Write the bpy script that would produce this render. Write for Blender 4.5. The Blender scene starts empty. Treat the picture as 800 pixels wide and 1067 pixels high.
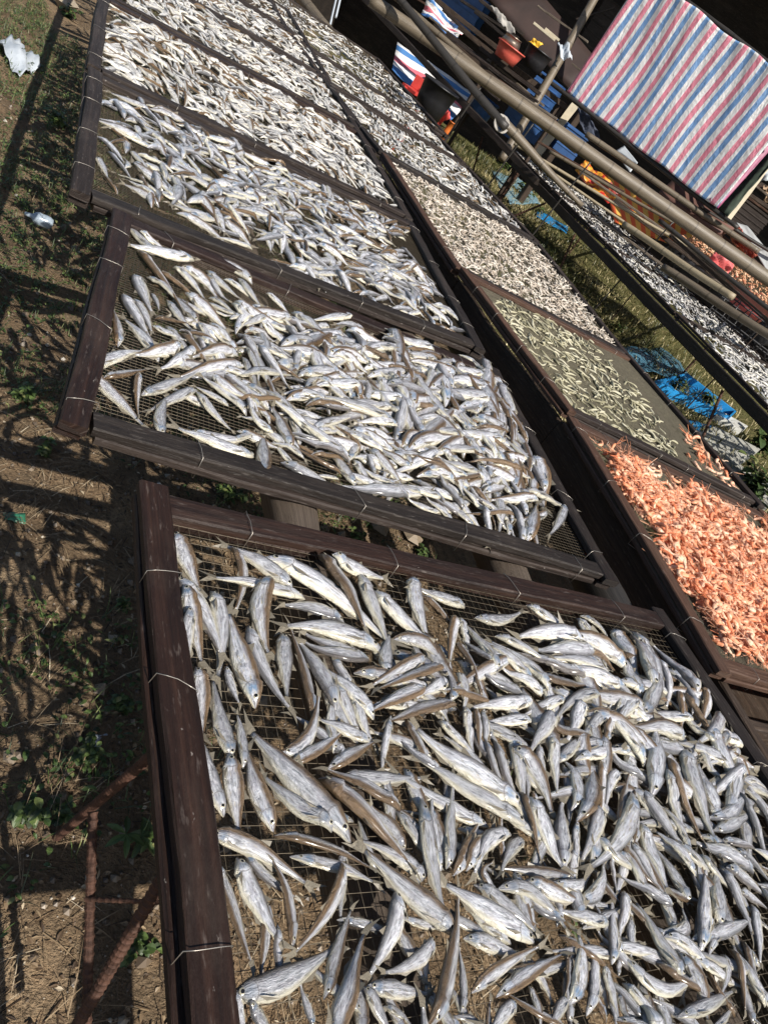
import bpy, math, random
import numpy as np
from mathutils import Vector, Matrix
random.seed(7); rng = np.random.default_rng(11)
R = math.radians
C = bpy.context.scene.collection
sc = bpy.context.scene
# ---------------------------------------------------------------- camera, sky, sun, exposure
F = 800.0
CB = np.array([-0.22056896, 0.67317645, -0.70582066])
CA = np.array([0.82132726, -0.26212572, -0.50666718])
CU = np.array([0.52609016, 0.6914648, 0.49508138])
CAMH = 1.40
cam = bpy.data.cameras.new('camera'); camo = bpy.data.objects.new('camera', cam); C.objects.link(camo)
cam.sensor_width = 36; cam.lens = 36 * F / 1067; cam.clip_start = 0.02; cam.clip_end = 3000
M = Matrix([list(CA) + [0], list(CB) + [0], list(CU) + [CAMH], [0, 0, 0, 1]])
camo.matrix_world = M; sc.camera = camo
SUNV = Vector((-0.25, 1.06, -1.0)).normalized()          # direction the light travels
elev = math.asin(-SUNV.z); azi = math.atan2(-SUNV.x, -SUNV.y)  # direction towards the sun
w = bpy.data.worlds.new('World'); sc.world = w; w.use_nodes = True
nt = w.node_tree; bg = nt.nodes['Background']
sky = nt.nodes.new('ShaderNodeTexSky'); sky.sky_type = 'NISHITA'; sky.sun_disc = False
sky.sun_elevation = elev; sky.sun_rotation = azi
nt.links.new(sky.outputs[0], bg.inputs[0]); bg.inputs[1].default_value = 0.07
sun = bpy.data.lights.new('sun', 'SUN'); sun.energy = 4.8; sun.angle = R(0.5); sun.color = (1.0, 0.94, 0.86)
suno = bpy.data.objects.new('sun', sun); C.objects.link(suno)
suno.rotation_euler = SUNV.to_track_quat('-Z', 'Y').to_euler()
sc.view_settings.view_transform = 'Standard'; sc.view_settings.look = 'None'
sc.view_settings.exposure = 0.5; sc.view_settings.gamma = 1
sc.view_settings.use_curve_mapping = False

def P(x, y, z):
    """the point of the level plane at height z that the photograph shows at pixel x, y"""
    r = np.array([x - 400, -(y - 533.5), -F]); v = np.array([r @ CA, r @ CB, r @ CU])
    t = (z - CAMH) / v[2]; v = v * t; return np.array([v[0], v[1], z])
def at(x, y, d):
    r = np.array([x - 400, -(y - 533.5), -F]) * (d / F)
    return np.array([r @ CA, r @ CB, r @ CU + CAMH])
def proj(p):
    q = np.array([p[0], p[1], p[2] - CAMH]); r = q[0] * CA + q[1] * CB + q[2] * CU
    return np.array([400 + F * r[0] / -r[2], 533.5 - F * r[1] / -r[2]])

# ---------------------------------------------------------------- materials
def mat(name):
    m = bpy.data.materials.new(name); m.use_nodes = True
    n = m.node_tree; b = n.nodes['Principled BSDF']; return m, n, b
def N(n, t, **k):
    x = n.nodes.new(t)
    for a, v in k.items():
        if a in x.inputs.keys(): x.inputs[a].default_value = v
        else: setattr(x, a, v)
    return x
def ramp(n, src, stops, interp='LINEAR'):
    r = n.nodes.new('ShaderNodeValToRGB'); r.color_ramp.interpolation = interp
    e = r.color_ramp.elements
    while len(e) < len(stops): e.new(0.5)
    for i, (p, c) in enumerate(stops):
        e[i].position = p; e[i].color = (*c, 1) if len(c) == 3 else c
    n.links.new(src, r.inputs[0]); return r.outputs[0]
def mix(n, f, a, b, bt='MIX'):
    x = n.nodes.new('ShaderNodeMix'); x.data_type = 'RGBA'; x.blend_type = bt
    for s, v in ((0, f), (6, a), (7, b)):
        if isinstance(v, (int, float)): x.inputs[s].default_value = v
        elif isinstance(v, tuple): x.inputs[s].default_value = (*v, 1)
        else: n.links.new(v, x.inputs[s])
    return x.outputs[2]
def mth(n, op, a, b=None, c=None):
    x = n.nodes.new('ShaderNodeMath'); x.operation = op
    for i, v in enumerate((a, b, c)):
        if v is None: continue
        if isinstance(v, (int, float)): x.inputs[i].default_value = v
        else: n.links.new(v, x.inputs[i])
    return x.outputs[0]
def coords(n, kind='UV', scale=(1, 1, 1), loc=None):
    tc = n.nodes.new('ShaderNodeTexCoord'); mp = n.nodes.new('ShaderNodeMapping')
    n.links.new(tc.outputs[kind], mp.inputs[0]); mp.inputs['Scale'].default_value = scale
    if loc is not None: n.links.new(loc, mp.inputs['Location'])
    return mp.outputs[0]
def noise(n, vec, scale, detail=4, rough=0.6):
    x = n.nodes.new('ShaderNodeTexNoise'); n.links.new(vec, x.inputs['Vector'])
    x.inputs['Scale'].default_value = scale; x.inputs['Detail'].default_value = detail
    x.inputs['Roughness'].default_value = rough; return x.outputs[0]
def bump(n, b, h, strength, dist):
    x = n.nodes.new('ShaderNodeBump'); x.inputs['Strength'].default_value = strength
    x.inputs['Distance'].default_value = dist; n.links.new(h, x.inputs['Height'])
    n.links.new(x.outputs[0], b.inputs['Normal'])
def objrand(n):
    return n.nodes.new('ShaderNodeObjectInfo').outputs['Random']
def wood(name, dark, mid, light, rough=0.55, wear=0.5, spots=(0.55, 0.5, 0.45)):
    m, n, b = mat(name)
    rv = n.nodes.new('ShaderNodeCombineXYZ'); rr = objrand(n)
    n.links.new(mth(n, 'MULTIPLY', rr, 37.0), rv.inputs[0]); n.links.new(mth(n, 'MULTIPLY', rr, 11.0), rv.inputs[1])
    g = noise(n, coords(n, 'UV', (3, 90, 1), rv.outputs[0]), 1.0, 6, 0.65)
    big = noise(n, coords(n, 'UV', (2.2, 9, 1), rv.outputs[0]), 1.3, 4, 0.6)
    fine = noise(n, coords(n, 'UV', (60, 300, 1), rv.outputs[0]), 1.0, 3, 0.7)
    c = ramp(n, g, [(0.3, dark), (0.52, mid), (0.75, light)])
    c = mix(n, ramp(n, big, [(0.35, (0, 0, 0)), (0.65, (1, 1, 1))]), c, mix(n, 0.6, c, dark), 'MIX')
    sp = ramp(n, noise(n, coords(n, 'UV', (40, 70, 1), rv.outputs[0]), 1.2, 3, 0.7), [(0.69, (0, 0, 0)), (0.74, (1, 1, 1))])
    c = mix(n, mth(n, 'MULTIPLY', sp, wear), c, spots)
    scr = ramp(n, noise(n, coords(n, 'UV', (26, 120, 1), rv.outputs[0]), 1.0, 3, 0.6), [(0.6, (0, 0, 0)), (0.72, (1, 1, 1))])
    c = mix(n, mth(n, 'MULTIPLY', scr, 0.3), c, mix(n, 0.3, light, spots))
    dust = ramp(n, noise(n, coords(n, 'UV', (1.6, 5, 1), rv.outputs[0]), 2.0, 6, 0.7), [(0.5, (0, 0, 0)), (0.75, (1, 1, 1))])
    c = mix(n, mth(n, 'MULTIPLY', dust, 0.3), c, mix(n, 0.35, mid, (0.25, 0.2, 0.16)))
    b.inputs['Specular IOR Level'].default_value = 0.32
    n.links.new(c, b.inputs['Base Color'])
    n.links.new(mth(n, 'ADD', mth(n, 'MULTIPLY', fine, 0.3), rough - 0.12), b.inputs['Roughness'])
    bump(n, b, mth(n, 'ADD', g, mth(n, 'MULTIPLY', fine, 0.5)), 0.8, 0.004); return m
def plain(name, col, rough=0.6, metal=0.0, var=0.25, scale=8, bumpd=0.002, kind='Object'):
    m, n, b = mat(name)
    v = coords(n, kind)
    a = noise(n, v, scale, 5, 0.65)
    c = ramp(n, a, [(0.3, tuple(x * (1 - var) for x in col)), (0.7, tuple(min(1, x * (1 + var)) for x in col))])
    n.links.new(c, b.inputs['Base Color']); b.inputs['Metallic'].default_value = metal
    b.inputs['Roughness'].default_value = rough
    if bumpd: bump(n, b, noise(n, v, scale * 6, 4), 0.5, bumpd)
    return m
WOOD_RED = wood('purple_brown_wood', (0.009, 0.0048, 0.0035), (0.025, 0.012, 0.008), (0.06, 0.03, 0.02), 0.5, 0.35)
WOOD_BLACK = wood('charcoal_wood', (0.009, 0.0065, 0.0055), (0.02, 0.015, 0.012), (0.048, 0.038, 0.031), 0.55, 0.5)
WOOD_GREY = wood('weathered_grey_brown_wood', (0.012, 0.008, 0.006), (0.03, 0.021, 0.017), (0.07, 0.052, 0.042), 0.6, 0.4)
WOOD_BROWN = wood('warm_brown_wood', (0.035, 0.017, 0.011), (0.085, 0.045, 0.028), (0.15, 0.09, 0.06), 0.6, 0.35)
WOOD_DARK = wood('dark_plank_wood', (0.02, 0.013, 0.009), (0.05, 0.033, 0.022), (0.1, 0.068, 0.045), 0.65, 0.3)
WOOD_PALE = wood('lightened_lath_wood', (0.07, 0.055, 0.04), (0.16, 0.13, 0.1), (0.3, 0.25, 0.2), 0.7, 0.3)  # wood colour lightened to make up for the little light on the laths
LOG = wood('weathered_log', (0.06, 0.045, 0.035), (0.14, 0.11, 0.085), (0.24, 0.19, 0.15), 0.8, 0.2)
def bamboo_mat(name, a, b_, c_):
    m, n, b = mat(name)
    u = coords(n, 'UV', (2.2, 24, 1)); g = noise(n, u, 1, 6, 0.7); big = noise(n, coords(n, 'UV', (4, 6, 1)), 1.2, 4)
    c = ramp(n, g, [(0.3, a), (0.55, b_), (0.75, c_)])
    c = mix(n, ramp(n, big, [(0.4, (0, 0, 0)), (0.7, (1, 1, 1))]), c, mix(n, 0.5, c, a))
    sx = n.nodes.new('ShaderNodeSeparateXYZ'); n.links.new(coords(n, 'UV'), sx.inputs[0])
    fr = mth(n, 'FRACT', mth(n, 'MULTIPLY', sx.outputs[0], 1 / 0.33))
    nd = mth(n, 'LESS_THAN', mth(n, 'ABSOLUTE', mth(n, 'SUBTRACT', fr, 0.5)), 0.022)
    c = mix(n, mth(n, 'MULTIPLY', ramp(n, noise(n, coords(n, 'UV', (7, 14, 1)), 1.5, 5, .7), [(.52, (0, 0, 0)), (.66, (1, 1, 1))]), .6), c, tuple(x * .45 for x in a))
    c = mix(n, mth(n, 'MULTIPLY', nd, 0.45), c, tuple(x * 0.35 for x in a))
    n.links.new(c, b.inputs['Base Color']); b.inputs['Roughness'].default_value = 0.5
    bump(n, b, g, 0.4, 0.003); return m
BAM_GREY = bamboo_mat('grey_bamboo', (0.05, 0.038, 0.026), (0.18, 0.145, 0.1), (0.42, 0.36, 0.27))
BAM_TAN = bamboo_mat('tan_bamboo', (0.2, 0.16, 0.1), (0.36, 0.3, 0.2), (0.5, 0.44, 0.32))
BAM_DARK = bamboo_mat('blackened_bamboo', (0.015, 0.014, 0.012), (0.04, 0.035, 0.03), (0.09, 0.08, 0.068))
WIRE = plain('tan_galvanised_wire', (0.16, 0.13, 0.09), 0.45, 0.5, 0.35, 60, 0)
WIRE_DK = plain('dark_netting', (0.13, 0.115, 0.08), 0.7, 0.0, 0.2, 40, 0)
TIE = plain('tie_wire', (0.34, 0.31, 0.27), 0.35, 0.7, 0.2, 60, 0)
RUST = plain('rusty_steel', (0.075, 0.036, 0.023), 0.75, 0.3, 0.5, 45, 0.002)

def fish_mat(name, silver, belly, matte):
    m, n, b = mat(name)
    at_ = n.nodes.new('ShaderNodeAttribute'); at_.attribute_name = 'fx'
    s3 = n.nodes.new('ShaderNodeSeparateColor'); n.links.new(at_.outputs['Color'], s3.inputs[0])
    rnd, back, stain = s3.outputs[0], s3.outputs[1], s3.outputs[2]
    rv = n.nodes.new('ShaderNodeCombineXYZ')
    n.links.new(mth(n, 'MULTIPLY', rnd, 91.0), rv.inputs[0]); n.links.new(mth(n, 'MULTIPLY', rnd, 53.0), rv.inputs[1])
    uv = n.nodes.new('ShaderNodeTexCoord').outputs['UV']
    sx = n.nodes.new('ShaderNodeSeparateXYZ'); n.links.new(uv, sx.inputs[0])
    s = sx.outputs[0]; t = mth(n, 'SUBTRACT', mth(n, 'MULTIPLY', sx.outputs[1], 2.0), 1.0)
    streak = noise(n, coords(n, 'UV', (11, 8, 1), rv.outputs[0]), 1.0, 5, 0.62)
    blot = noise(n, coords(n, 'UV', (7, 3.2, 1), rv.outputs[0]), 1.0, 4, 0.6)
    fine = noise(n, coords(n, 'UV', (60, 26, 1), rv.outputs[0]), 1.0, 4, 0.7)
    wob = mth(n, 'ADD', t, mth(n, 'MULTIPLY', mth(n, 'SUBTRACT', streak, 0.5), 0.5))
    cloud = noise(n, coords(n, 'UV', (8, 4, 1), rv.outputs[0]), 1.0, 6, 0.7)
    flank = ramp(n, mth(n, 'ADD', mth(n, 'MULTIPLY', streak, 0.55), mth(n, 'MULTIPLY', cloud, 0.45)), [(0.36, tuple(x * (0.32 if matte == 1 else .5) for x in silver)), (0.44, tuple(x * 0.62 for x in silver)), (0.50, silver), (0.58, tuple(min(0.92, x * 1.25) for x in silver))])
    # mauve and bluish sheen patches
    flank = mix(n, mth(n, 'MULTIPLY', ramp(n, blot, [(0.45, (0, 0, 0)), (0.62, (1, 1, 1))]), 0.35 * matte), flank, (0.36, 0.31, 0.36))
    gm = mth(n, 'MAXIMUM', mth(n, 'SUBTRACT', 1.0, mth(n, 'DIVIDE', mth(n, 'ABSOLUTE', mth(n, 'SUBTRACT', s, mth(n, 'ADD', 0.05, mth(n, 'MULTIPLY', cloud, 0.2)))), 0.055)), 0.0)
    gill = mth(n, 'MULTIPLY', mth(n, 'MULTIPLY', gm, mth(n, 'ADD', 0.25, stain)), 0.95 * matte)
    flank = mix(n, gill, flank, (0.2, 0.3, 0.44))
    flank = mix(n, mth(n, 'MULTIPLY', ramp(n, mth(n, 'MULTIPLY', wob, -1.0), [(0.4, (0, 0, 0)), (0.85, (1, 1, 1))]), 0.75), flank, belly)
    ochre = ramp(n, noise(n, coords(n, 'UV', (9, 5, 3), rv.outputs[0]), 1.7, 4, 0.6), [(0.56, (0, 0, 0)), (0.68, (1, 1, 1))])
    flank = mix(n, mth(n, 'MULTIPLY', ochre, mth(n, 'MULTIPLY', stain, 0.8)), flank, (0.5, 0.4, 0.18))
    brown = mix(n, streak, (0.045, 0.026, 0.013), (0.3, 0.19, 0.09))
    grey = mix(n, streak, (0.045, 0.05, 0.055), (0.2, 0.19, 0.19))
    backc = mix(n, back, grey, brown)
    edge = ramp(n, mth(n, 'ADD', mth(n, 'ADD', wob, mth(n, 'MULTIPLY', mth(n, 'SUBTRACT', cloud, 0.5), 0.7)), mth(n, 'MULTIPLY', back, 0.2)), [(0.42, (0, 0, 0)), (0.82, (1, 1, 1))])
    c = mix(n, edge, flank, backc)
    line = mth(n, 'MULTIPLY', mth(n, 'LESS_THAN', mth(n, 'ABSOLUTE', mth(n, 'SUBTRACT', wob, 0.42)), 0.05), 0.28)
    c = mix(n, line, c, (0.14, 0.11, 0.14))
    # gill cover edge and mouth
    arc = mth(n, 'SUBTRACT', mth(n, 'SUBTRACT', 0.205, mth(n, 'MULTIPLY', mth(n, 'MULTIPLY', t, t), 0.05)), s)
    mo = mth(n, 'MULTIPLY', mth(n, 'LESS_THAN', s, 0.055), mth(n, 'LESS_THAN', mth(n, 'ABSOLUTE', mth(n, 'ADD', t, 0.22)), 0.07))
    c = mix(n, mth(n, 'MULTIPLY', mo, 0.8), c, (0.06, 0.045, 0.04))
    ge = mth(n, 'MULTIPLY', mth(n, 'LESS_THAN', mth(n, 'ABSOLUTE', arc), 0.005), 0.5)
    c = mix(n, ge, c, (0.1, 0.075, 0.06))
    sc1 = n.nodes.new('ShaderNodeHueSaturation'); n.links.new(c, sc1.inputs['Color'])
    n.links.new(mth(n, 'ADD', 0.68, mth(n, 'MULTIPLY', rnd, 0.52)), sc1.inputs['Value'])
    n.links.new(sc1.outputs[0], b.inputs['Base Color'])
    n.links.new(mth(n, 'MULTIPLY', ramp(n, noise(n, coords(n, 'UV', (12, 7, 2), rv.outputs[0]), 1.3, 4, 0.6), [(0.4, (0, 0, 0)), (0.6, (1, 1, 1))]), 0.35 * matte), b.inputs['Metallic'])
    b.inputs['Coat Weight'].default_value = 0.7 if matte == 1 else 0.1; b.inputs['Coat Roughness'].default_value = 0.17
    b.inputs['Specular IOR Level'].default_value = 0.5 + 0.35 * matte
    n.links.new(mth(n, 'ADD', 0.08 + 0.3 * (1 - matte), mth(n, 'MULTIPLY', cloud, 0.5)), b.inputs['Roughness'])
    h = mth(n, 'ADD', mth(n, 'MULTIPLY', streak, 1.0), mth(n, 'MULTIPLY', fine, 0.5))
    h = mth(n, 'ADD', h, mth(n, 'MULTIPLY', cloud, 0.9))
    bump(n, b, h, 1.0, 0.0045); return m
FISH = fish_mat('silver_fish_skin', (0.70, 0.71, 0.74), (0.74, 0.68, 0.48), 1.0)
FISH_PALE = fish_mat('pale_dry_fish_skin', (0.76, 0.74, 0.70), (0.78, 0.73, 0.6), 0.45)
m_, n_, b_ = mat('fish_fin'); FIN = m_
u_ = coords(n_, 'UV', (3, 40, 1)); n_.links.new(ramp(n_, noise(n_, u_, 1, 3), [(0.35, (0.08, 0.068, 0.05)), (0.65, (0.27, 0.24, 0.18))]), b_.inputs['Base Color'])
b_.inputs['Roughness'].default_value = 0.45
EYER = plain('eye_ring', (0.5, 0.46, 0.34), 0.3, 0.4, 0.1, 200, 0)
PUP = plain('eye_pupil', (0.012, 0.012, 0.014), 0.15, 0, 0.1, 200, 0)

def flesh(name, stops, rough=0.5, scale=(20, 6, 1), sss=0.0):
    m, n, b = mat(name)
    at_ = n.nodes.new('ShaderNodeAttribute'); at_.attribute_name = 'fx'
    s3 = n.nodes.new('ShaderNodeSeparateColor'); n.links.new(at_.outputs['Color'], s3.inputs[0])
    rr = mth(n, 'FRACT', mth(n, 'ADD', s3.outputs[0], objrand(n)))
    rv = n.nodes.new('ShaderNodeCombineXYZ'); n.links.new(mth(n, 'MULTIPLY', rr, 71.0), rv.inputs[0])
    a = noise(n, coords(n, 'UV', scale, rv.outputs[0]), 1.0, 4, 0.6)
    c = ramp(n, mth(n, 'ADD', mth(n, 'MULTIPLY', a, 0.6), mth(n, 'MULTIPLY', rr, 0.42)), stops)
    n.links.new(c, b.inputs['Base Color']); b.inputs['Roughness'].default_value = rough
    bump(n, b, a, 0.6, 0.002); return m
SHRIMP = flesh('dried_orange_shrimp', [(0.22, (0.63, 0.14, 0.055)), (0.4, (0.75, 0.29, 0.14)), (0.58, (0.79, 0.42, 0.26)), (0.82, (0.8, 0.6, 0.43))], 0.42, (14, 3, 1))
SHR_BR = flesh('dried_brown_shrimp', [(0.25, (0.3, 0.1, 0.05)), (0.5, (0.55, 0.27, 0.14)), (0.8, (0.7, 0.5, 0.33))], 0.5)
STRIP = flesh('yellowish_dried_fish', [(0.25, (0.16, 0.145, 0.08)), (0.5, (0.4, 0.37, 0.24)), (0.8, (0.58, 0.55, 0.42))], 0.5)
SQUID = flesh('whitish_dried_squid', [(0.25, (0.22, 0.165, 0.12)), (0.45, (0.5, 0.43, 0.35)), (0.8, (0.7, 0.65, 0.57))], 0.55)

# ---------------------------------------------------------------- mesh helpers
class MB:
    def __init__(s): s.v = []; s.f = []; s.uv = []; s.m = []; s.n = 0; s.fx = []; s.sm = []
    def add(s, v, f, uv=None, m=0, fx=None, smooth=True):
        """v: n x 3, f: list of index tuples, uv per vertex (n x 2)"""
        v = np.asarray(v, float); o = s.n; s.v.append(v); s.n += len(v)
        s.f += [tuple(i + o for i in q) for q in f]
        s.uv.append(np.zeros((len(v), 2)) if uv is None else np.asarray(uv, float))
        s.m += ([m] * len(f) if isinstance(m, int) else list(m)); s.sm += [smooth] * len(f)
        s.fx.append(np.tile(np.array(fx if fx is not None else (0.5, 0, 0)), (len(v), 1)))
    def merge(s, o):
        k = s.n; s.v += o.v; s.n += o.n; s.f += [tuple(i + k for i in q) for q in o.f]
        s.uv += o.uv; s.m += o.m; s.fx += o.fx; s.sm += o.sm
    def arrays(s): return np.concatenate(s.v), s.f, np.concatenate(s.uv), s.m
    def mesh(s, name, mats):
        me = bpy.data.meshes.new(name); v = np.concatenate(s.v); me.from_pydata(v.tolist(), [], s.f)
        for m in mats: me.materials.append(m)
        me.polygons.foreach_set('material_index', s.m); me.polygons.foreach_set('use_smooth', s.sm)
        uv = np.concatenate(s.uv); idx = np.empty(len(me.loops), int); me.loops.foreach_get('vertex_index', idx)
        l = me.uv_layers.new(name='UVMap'); l.data.foreach_set('uv', uv[idx].astype(np.float32).ravel())
        fx = np.concatenate(s.fx); a = me.attributes.new('fx', 'FLOAT_COLOR', 'POINT')
        a.data.foreach_set('color', np.hstack([fx, np.ones((len(fx), 1))]).astype(np.float32).ravel())
        me.update(); return me
    def build(s, name, mats, parent=None, origin=None):
        if not isinstance(mats, (list, tuple)): mats = [mats]
        if origin is not None: s.v = [np.concatenate(s.v) - np.asarray(origin)]
        o = bpy.data.objects.new(name, s.mesh(name, mats)); C.objects.link(o)
        if origin is not None: o.location = origin
        if parent is not None:
            o.parent = parent
            if parent.get('_org'): pass
            o.matrix_parent_inverse = Matrix.Translation(-Vector(parent_loc(parent)))
        return o
def parent_loc(p):
    l = Vector(p.location)
    if p.parent: pass
    return l
def tag(o, label=None, cat=None, group=None, kind=None):
    if label: o['label'] = label
    if cat: o['category'] = cat
    if group: o['group'] = group
    if kind: o['kind'] = kind
    return o
def empty(name, loc, label, cat, group=None):
    o = bpy.data.objects.new(name, None); C.objects.link(o); o.location = loc; o.empty_display_size = 0.05
    return tag(o, label, cat, group)
def unit(v): v = np.asarray(v, float); return v / max(np.linalg.norm(v), 1e-9)
def sweep(mb, pts, prof, up=(0, 0, 1), scale=None, caps=True, jit=0.0, m=0, uoff=0.0, smooth=False, fx=None):
    """prof: k x 2 closed outline (side, up) swept along pts"""
    pts = np.asarray(pts, float); k = len(prof); n = len(pts); up = np.asarray(up, float); V = []; UV = []
    per = np.concatenate([[0], np.cumsum(np.linalg.norm(np.diff(np.vstack([prof, prof[:1]]), axis=0), axis=1))])
    L = np.concatenate([[0], np.cumsum(np.linalg.norm(np.diff(pts, axis=0), axis=1))])
    for i in range(n):
        t = unit(pts[min(i + 1, n - 1)] - pts[max(i - 1, 0)])
        a = np.cross(t, up); a = unit(a) if np.linalg.norm(a) > 1e-4 else unit(np.cross(t, (1, 0.1, 0)))
        u = np.cross(a, t); s = 1 if scale is None else scale[i]
        for j in range(k):
            q = pts[i] + (a * prof[j][0] + u * prof[j][1]) * s
            if jit: q = q + (rng.random(3) - 0.5) * jit
            V.append(q); UV.append((L[i] + uoff, per[j]))
    Fc = [(i * k + j, i * k + (j + 1) % k, (i + 1) * k + (j + 1) % k, (i + 1) * k + j) for i in range(n - 1) for j in range(k)]
    Fc = [tuple(reversed(q)) for q in Fc]
    if caps: Fc += [tuple(range(k)), tuple(reversed(range((n - 1) * k, n * k)))]
    mb.add(V, Fc, UV, m, fx, smooth); return mb
def rect(w, h, b=0.003):
    x, y = w / 2, h / 2
    return np.array([(-x, -y + b), (-x + b, -y), (x - b, -y), (x, -y + b), (x, y - b), (x - b, y), (-x + b, y), (-x, y - b)])
def circ(r, k=10):
    return np.array([(r * math.cos(2 * math.pi * j / k), r * math.sin(2 * math.pi * j / k)) for j in range(k)])
def line(a, b, n): return np.array([np.asarray(a) + (np.asarray(b) - np.asarray(a)) * i / (n - 1) for i in range(n)])
def slat(mb, a, b, w, h, b_=0.003, jit=0.0012, n=None, **k):
    n = n or max(3, int(np.linalg.norm(np.asarray(b) - np.asarray(a)) / 0.06))
    pts = line(a, b, n); L_ = np.linalg.norm(pts[-1] - pts[0]); sc_ = None
    if L_ > .5 and jit:
        d = unit(pts[-1] - pts[0]); s_ = np.cross(d, (0, 0, 1)); ph = rng.uniform(0, 6, 3); q = np.linspace(0, 1, n)[:, None]
        pts = pts + s_ * (.0035 * np.sin(q * 3.1 + ph[0]) + .0018 * np.sin(q * 11 + ph[1])) + np.array([0, 0, 1]) * (.002 * np.sin(q * 4.1 + ph[2]) * (1 if L_ < 3 else 0))
        sc_ = 1 + .035 * np.sin(np.linspace(0, 9, n) + ph[1]) + rng.normal(0, .012, n)
    return sweep(mb, pts, rect(w, h, b_), jit=jit, uoff=rng.random() * 9, scale=sc_, **k)
def pole(name, mat_, a, b, r0, r1, label=None, cat=None, group=None, parent=None, nodes=0.33, k=12, bend=0.008, knob=0.025, origin=True):
    a = np.asarray(a, float); b = np.asarray(b, float); L = np.linalg.norm(b - a)
    n = max(4, int(L / 0.055)); pts = line(a, b, n); sc_ = []
    side = unit(np.cross(b - a, (0, 0, 1)) + 1e-6)
    for i in range(n):
        t = i / (n - 1); u = t * L
        pts[i] = pts[i] + side * bend * math.sin(t * 3.1) + np.array([0, 0, bend * 0.6 * math.sin(t * 5.3 + 1)])
        s_ = r0 + (r1 - r0) * t
        if nodes:
            d = abs((u / nodes) % 1 - 0.5); s_ *= 1 + knob * max(0, 1 - d / 0.1)
        else: s_ *= 1 + 0.08 * math.sin(u * 7 + a[0]) + 0.05 * math.sin(u * 19)
        sc_.append(s_)
    mb = MB(); sweep(mb, pts, circ(1, k), scale=sc_, smooth=True, jit=0.0)
    o = mb.build(name, mat_, parent, origin=a if parent is None and origin else None)
    if label: tag(o, label, cat, group)
    return o
def box(mb, c, s, rz=0.0, m=0, b_=0.004):
    c = np.asarray(c, float); d = np.array([math.cos(rz), math.sin(rz), 0]) * s[0] / 2
    return slat(mb, c - d, c + d, s[1], s[2], b_, 0, n=3, m=m)
def rebar(mb, a, b, r, pitch=0.011, m=0):
    L = np.linalg.norm(np.asarray(b) - np.asarray(a)); n = max(4, int(L / (pitch / 4)))
    sc_ = [r * (1.2, 1.0, .92, 1.0)[i % 4] for i in range(n)]
    return sweep(mb, line(a, b, n), circ(1, 10), scale=sc_, smooth=False, m=m)
# ---------------------------------------------------------------- ground
TZ = 0.65                                   # height of the tray tops above the ground
def ground_material():
    m, n, b = mat('dry_soil_and_weeds')
    v = coords(n, 'Object')
    a = noise(n, v, 2.2, 8, 0.7); f = noise(n, v, 28, 6, 0.7); g = noise(n, v, 110, 4, 0.7)
    soil = ramp(n, mth(n, 'ADD', mth(n, 'MULTIPLY', a, 0.5), mth(n, 'MULTIPLY', f, 0.5)), [(0.31, (0.13, 0.08, 0.045)), (0.46, (0.34, 0.235, 0.14)), (0.62, (0.55, 0.42, 0.27))])
    litter = ramp(n, g, [(0.44, (0.035, 0.023, 0.013)), (0.53, (0.15, 0.1, 0.06)), (0.62, (0.4, 0.3, 0.19))])
    soil = mix(n, ramp(n, f, [(0.45, (0, 0, 0)), (0.6, (0.7, 0.7, 0.7))]), soil, litter)
    soil = mix(n, ramp(n, noise(n, v, 3.7, 5, 0.65), [(0.42, (0, 0, 0)), (0.56, (0.75, 0.75, 0.75))]), soil, mix(n, f, (0.09, 0.062, 0.038), (0.27, 0.195, 0.12)))
    sx = n.nodes.new('ShaderNodeSeparateXYZ'); n.links.new(v, sx.inputs[0])
    grassy = mth(n, 'ADD', mth(n, 'MULTIPLY', mth(n, 'SUBTRACT', sx.outputs[0], 2.6), 0.5), mth(n, 'MULTIPLY', mth(n, 'SUBTRACT', noise(n, v, 1.3, 5, 0.6), 0.5), 2.0))
    gcol = ramp(n, mth(n, 'ADD', mth(n, 'MULTIPLY', f, 0.6), mth(n, 'MULTIPLY', g, 0.4)), [(0.35, (0.035, 0.045, 0.015)), (0.5, (0.13, 0.125, 0.045)), (0.68, (0.3, 0.26, 0.12))])
    c = mix(n, ramp(n, grassy, [(0.0, (0, 0, 0)), (0.35, (1, 1, 1))]), soil, gcol)
    n.links.new(c, b.inputs['Base Color']); b.inputs['Roughness'].default_value = 0.95
    b.inputs['Specular IOR Level'].default_value = 0.15
    bump(n, b, mth(n, 'ADD', mth(n, 'MULTIPLY', f, 1.0), mth(n, 'MULTIPLY', g, 0.5)), 1.0, 0.045); return m
def hgt(x, y): return 0.018 * math.sin(2.1 * x + 0.6 * y) * math.sin(1.7 * y - x) + 0.009 * math.sin(9 * x + 3) * math.sin(8 * y + x) + 0.004 * math.sin(31 * x) * math.sin(27 * y + 2)
xs = np.unique(np.concatenate([[-1500, -300, -60, -20, -8, -4], np.arange(-2, 3, 0.05), np.arange(3, 12, 0.15), [14, 18, 25, 60, 300, 1500]]))
ys = np.unique(np.concatenate([[-1500, -200, -30, -8, -3], np.arange(-1, 4, 0.05), np.arange(4, 14, 0.15), [16, 20, 30, 60, 300, 1500]]))
V = [(x, y, hgt(x, y)) for y in ys for x in xs]; nx = len(xs)
Fq = [(j * nx + i, j * nx + i + 1, (j + 1) * nx + i + 1, (j + 1) * nx + i) for j in range(len(ys) - 1) for i in range(nx - 1)]
g = MB(); g.add(V, Fq); tag(g.build('ground', ground_material()), kind='structure')

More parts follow.
